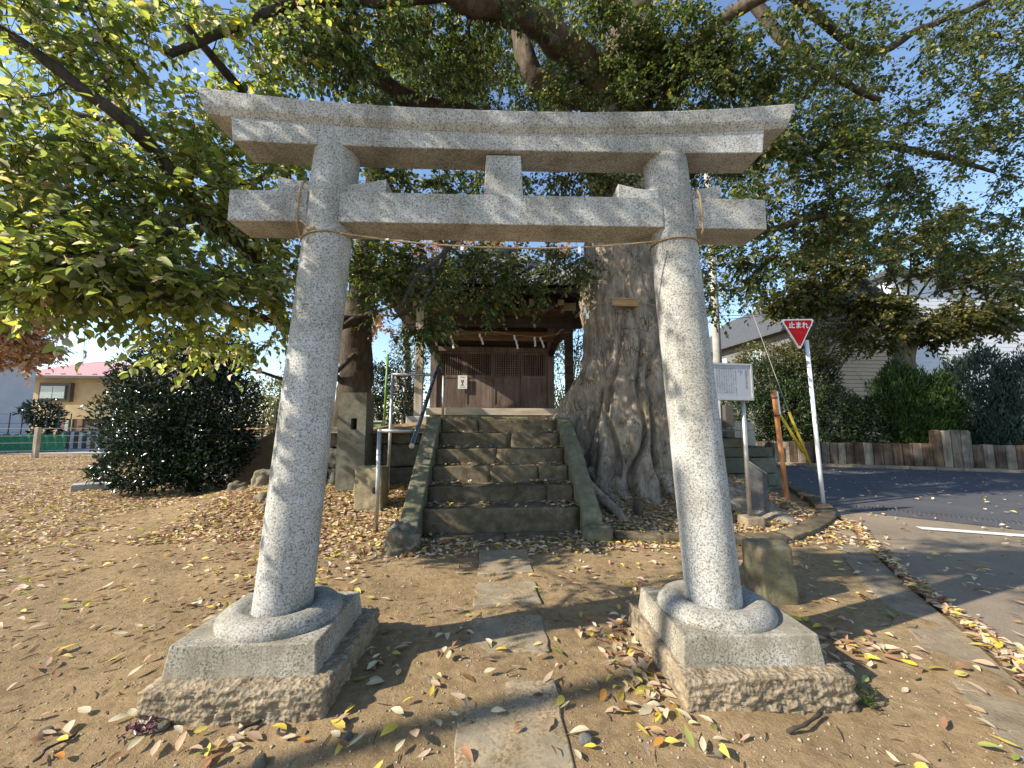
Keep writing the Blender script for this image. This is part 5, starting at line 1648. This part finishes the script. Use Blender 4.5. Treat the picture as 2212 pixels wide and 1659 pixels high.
# utility pole and cables
up_ = thing('utility_pole', 'grey concrete utility pole rising behind the right torii post', 'utility pole', (10.55, 16, 0))
a = at(1545, 700, 16)
MB().tube([(a[0], 16, 0), (a[0] + .02, 16, 6), (a[0] + .02, 16, 14)], [.19, .17, .13], 14).build('shaft', M_CONG, up_, smooth=True)
for z in (7.2, 7.5, 12.5):
    MB().tube([(a[0], 16, z), (a[0], 16, z + .06)], .185, 14).build('band', M_GREYP, up_)
for i, (p, q, sag, lab) in enumerate([((a[0], 16, 6.9), at(2260, 545, 11), .35, 'upper black cable running right from the utility pole'), ((a[0], 16, 6.2), at(2260, 575, 11), .4, 'lower black cable running right from the utility pole'), (at(1552, 690, 15.9), at(1790, 655, 13.4), .12, 'short black service cable to the grey house eave'),
                                      (at(1745 - 170, 540, 15), at(1704, 890, 11.6), .0, 'thin grey guy wire slanting down to the yellow covers')]):
    p, q = np.array(p), np.array(q)
    pts = [p + (q - p) * t - np.array([0, 0, sag * 4 * t * (1 - t)]) for t in np.linspace(0, 1, 24)]
    tag(MB().tube(pts, .013 if i < 3 else .009, 5).build('cable', M_WIRE if i < 3 else M_WIREG, None), lab, 'cable', 'overhead cables')

# ---------------------------------------------------------------- left side: houses, fence, kerb, ramp
ch = thing('cream_house', 'cream two storey house with a pink roof behind the park fence', 'house', (-32, 32, 0))
HY = 32.0
x0, x1 = at(35, 850, 32)[0], at(330, 850, 32)[0]
zE = 5.0
MB().box(x0, x1, HY, HY + 8, 0, zE).build('wall', M_CREAM, ch)
mb = MB().add([(x0 - .6, HY - .7, zE - .05), (x1 + .6, HY - .7, zE - .05), (x1 - 2, HY + 4, zE + 1.75), (x0 + 1.5, HY + 4, zE + 1.75), (x0 - .6, HY + 8.7, zE - .05), (x1 + .6, HY + 8.7, zE - .05)],
              [(0, 1, 2, 3), (3, 2, 5, 4), (0, 3, 4), (1, 5, 2), (0, 4, 5, 1)])
mb.build('roof', M_PINK, ch)
MB().box(x0 - .65, x1 + .65, HY - .78, HY - .68, zE - .22, zE - .03).build('gutter', M_FRAME, ch)
for k in range(9):
    xx = x0 + 1 + k * 1.1
    MB().box(xx, xx + .25, HY - .3, HY - .2, zE + .10, zE + .18).build('snow_guard', M_FRAME, ch)
wx0, wx1 = at(84, 847, 31.6)[0], at(140, 847, 31.6)[0]
wz0, wz1 = at(110, 862, 31.6)[2], at(110, 832, 31.6)[2]
MB().box(wx0 - .12, wx1 + .25, 31.7, 32.0, wz0 - .18, wz1 + .2).build('window_box', M_FRAME, ch)
window(ch, wx0, wx1, 31.7, wz0, wz1)
px0, px1 = at(152, 890, 31)[0], at(205, 890, 31)[0]
MB().box(px0, px1 + 1.5, 30.6, 32, at(180, 905, 31)[2], at(180, 875, 31)[2]).build('porch_canopy', M_CREAM, ch)
MB().box(px0 - 1.6, px0 + .1, 31.85, 31.99, 0, at(180, 905, 31)[2]).build('brick_panel', M_BRICKW, ch)
MB().box(px0 + .1, px1 + .6, 31.9, 31.99, 0, at(180, 908, 31)[2]).build('porch_shade_panel', M_FRAME, ch)  # flat dark panel before the wall, painted for the shade under the porch
window(ch, px0 - 1.1, px0 - .5, 31.85, .7, 2.0, split=False)
MB().tube([(px0 + .2, 30.8, 0), (px0 + .2, 30.8, 2.8)], .05, 6).build('porch_post', M_FRAME, ch)
an = at(118, 782, 35)
MB().tube([an, an + [0, 0, 3.2]], .035, 5).build('antenna', M_WIREG, ch)
MB().bar(an + [-.7, 0, 2.2], an + [.7, 0, 2.2], .03).build('antenna_arm', M_WIREG, ch)
wl = thing('white_house', 'white sided house with a dark roof at the left edge behind the fence', 'house', (-27, 24, 0))
cw = at(66, 900, 24)
dw_ = ray(58, 900)
RW = Matrix.Translation((cw[0], cw[1], 0)) @ Matrix.Rotation(-math.atan2(dw_[0], dw_[1]), 4, 'Z')
MB().box(-3.2, 0, 0, 7, 0, 5.6, RW).build('wall', M_PALEWALL, wl)
MB().box(-9, -3.2, -.3, 7, 0, 5.2, RW).build('side_wing', M_GREYWALL, wl)
mb = MB().add([(-9.4, -.8, 5.55), (.7, -.8, 5.55), (.7, 7.5, 5.55), (-9.4, 7.5, 5.55), (-4.2, -.8, 7.4), (-4.2, 7.5, 7.4)], [(0, 1, 4), (2, 3, 5), (1, 2, 5, 4), (3, 0, 4, 5), (0, 3, 2, 1)])
mb.v = [tuple(RW @ Vector(q)) for q in mb.v]
mb.build('roof', M_DKROOF, wl)
# park fence: wooden posts and wires
pf = thing('wire_fence', 'weathered wooden post and wire fence along the far edge of the park', 'fence', (-17.4, 18, 0))
A0, A1 = np.array([-17.93, 17.41, 0]), np.array([-17.356, 18.729, 0])
A1 = np.array([-15.35, 18.2, 0])
fd = (A1 - A0) / np.linalg.norm(A1 - A0)
fl_ = float(np.linalg.norm(A1 - A0))
for k in range(-2, 6):
    p = A0 + fd * fl_ * k
    MB().box(p[0] - .075, p[0] + .075, p[1] - .075, p[1] + .075, -.05, 1.25).build('post', M_STAKE, pf, .02)
for z in (1.2, .9, .62, .3):
    MB().tube([A0 - fd * 8 + [0, 0, z], A0 + fd * 16 + [0, 0, z]], .012, 5).build('wire', M_WIREG, pf)
gn = thing('green_net', 'dark green netting stretched along a low fence before the white house', 'net fence', (-21, 20, 0))
n0, n1 = at(-20, 970, 20), at(142, 970, 20.6)
N = 60
V, Fc = [], []
for k in range(N + 1):
    t = k / N
    p = n0 + (n1 - n0) * t
    for z in (.08, .5, .9 + .04 * math.sin(k * .7)):
        V.append((p[0], p[1] + .05 * math.sin(k * .9 + z * 4), z))
for k in range(N):
    for j in range(2):
        a_ = k * 3 + j
        Fc.append((a_, a_ + 3, a_ + 4, a_ + 1))
link('netting', npmesh('netting', V, Fc, M_NET), gn)
for k in range(7):
    p = n0 + (n1 - n0) * k / 6
    MB().tube([(p[0], p[1] + .08, 0), (p[0], p[1] + .08, 1.9)], .022, 6).build('post', M_WIRE, gn)
for z in (1.0, 1.4, 1.85):
    MB().tube([(n0[0], n0[1] + .08, z), (n1[0], n1[1] + .08, z)], .008, 4).build('wire', M_WIRE, gn)
lr = thing('laundry_rack', 'low rack of dark and white laundry beside the cream house porch', 'laundry rack', tuple(at(180, 965, 24)))
c = at(178, 950, 24)
for k in range(9):
    x = c[0] - .9 + k * .22
    MB().box(x, x + .19, 24 + .05 * (k % 2), 24.06 + .05 * (k % 2), c[2] - .55, c[2] + .45).build('cloth', M_WHITEW if k % 2 else M_FRAME, lr)
MB().tube([(c[0] - 1.0, 24.05, c[2] + .47), (c[0] + 1.1, 24.05, c[2] + .47)], .03, 6).build('rail', M_WIREG, lr)
for xx in (c[0] - 1.0, c[0] + 1.1):
    MB().tube([(xx, 24.05, -.02), (xx, 24.05, c[2] + .47)], .03, 6).build('leg', M_WIREG, lr)
# grey lane behind the fence and pale path behind the bush
tag(MB().add([(-60, 19.6, .03), (-8, 19.6, .03), (-8, 23.2, .03), (-60, 23.2, .03)], [(0, 1, 2, 3)]).build('lane', M_CONG), kind='structure')
tag(MB().add([(-7.6, 10.2, .035), (-3.2, 10.2, .035), (-3.2, 13.4, .035), (-9.5, 13.4, .035)], [(0, 1, 2, 3)]).build('sand_path', simple('pale_sand', (.48, .42, .33), .95, .15, 8, .3, 60)), kind='structure')
ck = thing('concrete_kerb', 'low broken concrete kerb lying in the leaves before the dark bush', 'kerb', tuple(gz(175, 1060)))
a, b = gz(143, 1063), gz(205, 1060)
MB().bar((a[0], a[1] + .1, .06), (b[0], b[1] + .3, .06), .42, .17).build('kerb_block', M_CONG, ck, .02)
a, b = gz(210, 1057), gz(330, 1050)
MB().bar((a[0], a[1] + .35, .04), (b[0], b[1] + .5, .04), .30, .10).build('kerb_block', M_CONC, ck, .02)
rm = thing('concrete_ramp', 'grey concrete ramp wall rising to the terrace between the dark bush and the left post', 'ramp', (-4.9, 9.7, 0))
pA, pB, pC = at(525, 975, 9.8), at(610, 922, 9.8), at(700, 870, 9.8)
MB().prism([(pA[0] - .3, 0), (pC[0], 0), (pC[0], pC[2]), (pB[0], pB[2]), (pA[0] - .3, pA[2] - .1)], lambda u, v, s: (u, 9.8 if s == 0 else 10.0, v)).build('ramp_wall', M_CONC, rm, .01)
for k in range(5):
    x = pB[0] - .5 + k * .25
    MB().tube([(x, 9.9, .6), (x, 9.9, 1.85 + .06 * k)], .018, 6).build('rail_post', M_STEEL, rm)
gpole = MB().tube([at(830, 920, 10.5), at(834, 840, 10.5), at(838, 765, 10.5)], .032, 10).build('green_pole', M_GREENP, None, smooth=True)
tag(gpole, 'thin bright green pole standing left of the shrine porch', 'pole')
gbx = thing('green_box', 'pale green box with a white lid beside the green pole', 'box', tuple(at(810, 925, 9.6)))
c = at(811, 925, 9.6)
MB().box(c[0] - .14, c[0] + .14, 9.6, 9.9, 1.2, c[2] + .14).build('body', M_GREENB, gbx, .01)
MB().box(c[0] - .16, c[0] + .16, 9.58, 9.92, c[2] + .14, c[2] + .18).build('lid', M_WHITEW, gbx, .006)

# off to the left: an unseen slim pole added to cast the soft bar of shade across the path
sp_ = thing('shade_bar_pole', 'unseen slim pole added left of the torii to cast a bar of shade', 'pole', (-9.2, -.42, 0))
MB().tube([(-9.2, -.42, 0), (-9.2, -.42, 8)], [.085, .07], 12).build('shaft', M_GREYP, sp_, smooth=True)

# ---------------------------------------------------------------- leaf litter
def litter_zone(n, sampler):
    P = []
    for _ in range(n):
        P.append(sampler())
    return np.array(P)
rl = np.random.default_rng(77)
def in_torii(x, y):
    r = np.zeros(len(x), bool)
    c, s_ = math.cos(math.radians(3)), math.sin(math.radians(3))
    lx = (x - TO[0]) * c - (y - TO[1]) * s_
    ly = (x - TO[0]) * s_ + (y - TO[1]) * c
    for fc in (-1.275, 1.325):
        r |= (np.abs(lx - fc) < .47) & (np.abs(ly + .045) < .455)
    return r
def zone(x0, x1, y0, y1, dens, mask=None):
    n = int((x1 - x0) * (y1 - y0) * dens)
    x, y = rl.uniform(x0, x1, n), rl.uniform(y0, y1, n)
    k = ~in_torii(x, y)
    if mask is not None:
        k &= mask(x, y)
    return np.stack([x[k], y[k]], 1)
patch = lambda x, y: rl.uniform(0, 1, len(x)) < np.clip(.55 + .45 * np.sin(2.1 * x + 1.3 * y) + .3 * np.sin(5 * x - 4 * y), .08, 1)
nj = lambda x, y: x < joint_x(y) - .05
Z = [zone(-24, -4.2, 10, 19, 170, lambda x, y: (x > -1.45 * y)), zone(-12.5, -2.2, 7, 10, 380), zone(-9, -1.2, 5, 7, 280, patch), zone(-6.5, -1.0, 3.2, 5, 170, patch), zone(-4.5, -1, 1.5, 3.2, 130, patch),
     zone(-4.2, -1.0, 5.0, 7.2, 620), zone(-2.2, -.7, 4.35, 5.2, 420), zone(-1, 2.6, 3.3, 4.35, 50, patch), zone(-1.0, 4.6, 4.25, 4.9, 520, lambda x, y: nj(x, y) & ((np.abs(x - .28) > .3) | (y > 4.5))), zone(1.4, 5.1, 4.85, 7.0, 950, lambda x, y: nj(x, y)),
     zone(2.4, 4.6, 3.2, 4.3, 28, nj), zone(-1.2, 3.0, 1.5, 3.3, 32, nj), zone(2.2, 3.4, 1.5, 3.2, 14, nj),
     zone(-.65, 1.3, 4.86, 5.02, 260)]
# corners of the footings and the joint collect drifts
for (cx_, cy_, sx_, sy_, n_) in [(.98, 2.25, .10, .22, 130), (.9, 2.05, .14, .10, 50), (2.25, 2.4, .18, .10, 60), (-.62, 2.45, .08, .2, 26), (1.9, 2.45, .10, .14, 40), (-1.0, 1.93, .35, .04, 22), (1.0, 2.75, .15, .1, 30)]:
    q = rl.normal(size=(n_, 2)) * [sx_, sy_] + [cx_, cy_]
    Z.append(q[~in_torii(q[:, 0], q[:, 1])])
yj = rl.uniform(1.2, 5.2, 900)
wj = .05 + .10 * np.clip((2.9 - yj) / 1.5, 0, 1)
jx = joint_x(yj) + .03 + np.abs(rl.normal(size=900)) * wj
ZR = [np.stack([jx, yj], 1), np.stack([rl.uniform(4, 14, 700), rl.uniform(3, 11, 700)], 1), np.stack([rl.uniform(3, 5, 120), rl.uniform(1.8, 4.6, 120)], 1)]
ZR = [q[(q[:, 0] > joint_x(q[:, 1]) + .0)] for q in ZR]
XY = np.concatenate(Z)
XYR = np.concatenate(ZR)
ang = math.radians(-1.6)
def on_step(k, n):
    """leaves on a tread, mostly against the ends and the riser behind"""
    u = np.where(rl.uniform(size=n) < .6, np.sign(rl.normal(size=n)) * rl.uniform(.6, .97, n), rl.uniform(-.97, .97, n))
    y1 = ST_Y[k + 1] if k < 5 else ST_Y[k] + .6
    w = y1 - .03 - rl.uniform(0, 1, n) ** 1.6 * (y1 - ST_Y[k] - .05)
    x = SO[0] + u * math.cos(ang) - w * math.sin(ang)
    y = SO[1] + u * math.sin(ang) + w * math.cos(ang)
    return np.stack([x, y, np.full(n, ST_Z[k] + .012)], 1)
steps3 = np.concatenate([on_step(k, [120, 110, 90, 80, 60, 60][k]) for k in range(6)])
plat = np.stack([rl.uniform(-4.5, 5.5, 900), rl.uniform(7.3, 9, 900)], 1)
plat = plat[(np.abs(plat[:, 0] - .3) > 1.3)]
P3 = np.concatenate([np.column_stack([XY, hgt(XY[:, 0], XY[:, 1]) + .008]), np.column_stack([XYR, np.full(len(XYR), .022)]), steps3, np.column_stack([plat, np.full(len(plat), PZ + .04)])])
n = len(P3)
P3[:, 2] += np.abs(rl.normal(size=n)) * .006
az_ = rl.uniform(0, 6.283, n)
A3 = np.column_stack([np.cos(az_), np.sin(az_), rl.normal(size=n) * .16])
N3 = np.column_stack([rl.normal(size=n) * .3, rl.normal(size=n) * .3, np.ones(n)])
L3 = rl.uniform(.048, .092, n)
W3 = L3 * rl.uniform(.36, .66, n)
C3 = rl.uniform(-.6, .7, n)
P3[:, 2] += np.where(C3 > 0, .36 * C3 * L3, .10 * np.abs(C3) * L3)
rel = P3 - CP
dep = rel @ FWD
u_ = 1106 + FPX * (rel @ RGT) / np.maximum(dep, .1)
v_ = 829.5 - FPX * (rel @ UPV) / np.maximum(dep, .1)
vis = (dep > .3) & (u_ > 5) & (u_ < 2207) & (v_ > 5) & (v_ < 1650)
order = np.argsort(-np.where(vis, L3 / np.maximum(dep, .1), 0))
near, rest = order[:300], order[300:]
lo_ = leaf_obj('leaf_litter', P3[rest], A3[rest], N3[rest], L3[rest], W3[rest], C3[rest], M_LITTER, None)
tag(lo_, kind='stuff')
kinds = ['yellow'] * 5 + ['tan'] * 8 + ['cream'] * 7 + ['brown'] * 3 + ['green'] * 2 + ['orange'] * 1
variants = {}
for kname, mat in FALL.items():
    for q in range(4):
        V, Fc = leaf_arrays(np.zeros((1, 3)), np.array([[0, 1., 0]]), np.array([[0, 0, 1.]]), np.ones(1), np.array([.36 + .06 * q]), np.array([[-.2, .14, .36, .03][q]]), .22)
        variants[kname, q] = npmesh('fallen_leaf', V, Fc, mat, 3)
shape_word = ['cupped', 'bent', 'curled', 'flat']
for c, i in enumerate(near):
    kname = kinds[int(rl.integers(len(kinds)))]
    q = int(rl.integers(4))
    a = Vector(A3[i]).normalized()
    s_ = Vector(N3[i]).cross(a).normalized()
    nn = a.cross(s_)
    M = Matrix(((s_.x, a.x, nn.x, P3[i][0]), (s_.y, a.y, nn.y, P3[i][1]), (s_.z, a.z, nn.z, P3[i][2] - (.36 * C3[i] * L3[i] if C3[i] > 0 else .1 * -C3[i] * L3[i]) + .36 * max([-.2, .14, .36, .03][q], 0) * L3[i] + .006), (0, 0, 0, 1)))
    o = bpy.data.objects.new('fallen_leaf', variants[kname, q])
    COL.objects.link(o)
    o.matrix_world = M @ Matrix.Scale(float(L3[i]) * 1.08, 4)
    x, y = P3[i][0], P3[i][1]
    where = 'before the left torii plinth' if (x < -.6 and y < 2.1) else 'on the dirt left of the left torii plinth' if x < -1.6 else 'on the path between the torii plinths' if x < .95 else 'before the right torii plinth' if y < 1.95 and x < 1.9 else 'by the leaf filled joint at right' if x > joint_x(y) - .35 else 'on the dirt right of the right torii plinth'
    pass
    tip = {0: 'the far houses', 1: 'the viewer', 2: 'the road', 3: 'the steps'}[int(((math.atan2(A3[i][1], A3[i][0]) - .785 - 6.283) % 6.283) / 1.5708) % 4]
    size_ = 'small' if L3[i] < .066 else 'large' if L3[i] > .08 else 'medium'
    o['label'] = f'{size_} {shape_word[q]} {kname} leaf {where}, tip to {tip}'.replace('on the dirt ', '')
    o['category'] = 'fallen leaf'
    o['group'] = 'fallen leaves on the ground'

# twigs, pebbles and weeds on the ground
for (p, q, r, lab) in [(gz(1706, 1592), gz(1776, 1548), .008, 'thick grey broken twig on the dirt before the right plinth'), (gz(62, 1659), gz(158, 1590), .006, 'long thin dark twig on the dirt at the lower left corner'),
                       (gz(508, 1592), gz(560, 1562), .008, 'short dark twig lying before the left footing'), (gz(598, 1570), gz(618, 1606), .006, 'forked thin twig before the left footing')]:
    p, q = np.array(p), np.array(q)
    pts = [p + (q - p) * t + np.array([.012 * math.sin(t * 9), .012 * math.cos(t * 7), .014 + .008 * math.sin(t * 5)]) for t in np.linspace(0, 1, 9)]
    o = MB().tube(pts, [r * (1 + .2 * math.sin(i * 2.1)) for i in range(9)], 7).build('twig', M_TWIG if r < .01 else M_LIMB, None, smooth=True)
    tag(o, lab, 'twig', 'fallen twigs')
peb = [(350, 1577, .05, 'grey rounded pebble beside the corner of the left footing'), (750, 1604, .035, 'small tan pebble in the shade bar on the dirt'), (560, 1650, .05, 'blue grey pebble at the bottom edge of the dirt'), (1265, 1605, .05, 'smooth oval grey pebble right of the path slab'), (1554, 1628, .04, 'dark angular pebble before the right footing'), (745, 1570, .03, 'tiny pale pebble before the path slab'), (100, 1580, .04, 'half buried brown pebble at lower left')]
for i, (x, y, r, lab) in enumerate(peb):
    p = gz(x, y)
    tag(rough('pebble', M_SLATE if i % 2 else M_ROCK, None, (p[0], p[1], hgt(p[0], p[1]) + r * .25), (r, r * .75, r * .6), 5, r * .12, 20, Matrix.Rotation(i, 4, 'Z'), .8, seed=60 + i), lab, 'pebble', 'pebbles on the dirt')
# grit, crumbs and bits of twig trodden into the dirt
ng = 5200
gxy = np.stack([rl.uniform(-3.2, 3.6, ng), 1.45 + 3.4 * rl.uniform(0, 1, ng) ** 1.7], 1)
gxy = gxy[~in_torii(gxy[:, 0], gxy[:, 1]) & (gxy[:, 0] < joint_x(gxy[:, 1]) - .3)]
ng = len(gxy)
gr_ = rl.uniform(.0025, .0085, ng) * np.where(rl.uniform(size=ng) < .04, 2.0, 1)
octa = np.array([(1, 0, 0), (0, 1, 0), (-1, 0, 0), (0, -1, 0), (0, 0, .75), (0, 0, -.5)])
jit_ = octa[None] * rl.uniform(.6, 1.3, (ng, 6, 1)) * gr_[:, None, None]
V = jit_ + np.column_stack([gxy, hgt(gxy[:, 0], gxy[:, 1]) + gr_ * .25])[:, None]
tri = np.array([(0, 1, 4), (1, 2, 4), (2, 3, 4), (3, 0, 4), (1, 0, 5), (2, 1, 5), (3, 2, 5), (0, 3, 5)])
gm = NT('grit')
gcol = gm.ramp(gm.pos.outputs['Random Per Island'], [(0, (.10, .08, .06)), (.4, (.27, .20, .125)), (.75, (.36, .30, .22)), (1, (.46, .43, .38))])
tag(link('grit', npmesh('grit', V.reshape(-1, 3), (np.arange(ng)[:, None, None] * 6 + tri[None]).reshape(-1, 3), gm.done(gcol, .9), 3)), kind='stuff')
mb = MB()
for k in range(420):
    x, y = rl.uniform(-3.4, 3.2), 1.45 + 3.6 * rl.uniform() ** 1.5
    if in_torii(np.array([x]), np.array([y]))[0] or x > joint_x(y) - .3:
        continue
    a_, ln_ = rl.uniform(0, 6.28), rl.uniform(.02, .09)
    d_ = np.array([math.cos(a_), math.sin(a_), 0]) * ln_
    p_ = np.array([x, y, float(hgt(x, y)) + .004])
    mb.tube([p_ - d_ / 2, p_ + np.array([rl.normal() * .004, rl.normal() * .004, .002]), p_ + d_ / 2], [.0022, .0026, .0014], 4, False)
tag(mb.build('twig_litter', M_TWIG, None, fixn=False), kind='stuff')
def weed(name, label, c, n, h, mat, seed, w=.4):
    rg = np.random.default_rng(seed)
    t = thing(name, label, 'weed', tuple(c))
    P = np.tile(np.asarray(c), (n, 1)) + rg.normal(size=(n, 3)) * [.035, .035, 0] + [0, 0, .008]
    P[:, 2] += rg.uniform(0, h, n)
    A = rg.normal(size=(n, 3)) * [1, 1, .3] + [0, 0, .5]
    leaf_obj('foliage', P, A, np.tile([0, 0, 1.], (n, 1)) + rg.normal(size=(n, 3)) * .3, rg.uniform(.02, .045, n), rg.uniform(.012, .022, n), rg.uniform(0, .4, n), mat, t)
weed('small_weed', 'small bright green weed at the corner of the right footing', gz(1872, 1522), 46, .05, M_LEAFB, 5)
weed('purple_weed', 'low purple leaved weed growing against the left footing', gz(312, 1580), 70, .03, m_leaf('purple_leaf', [(0, (.07, .03, .04)), (1, (.13, .05, .06))], .2), 6)
weed('root_weed', 'dark green seedling growing between the tree roots', (2.42, 5.75, .16), 40, .16, M_LEAFD, 8)
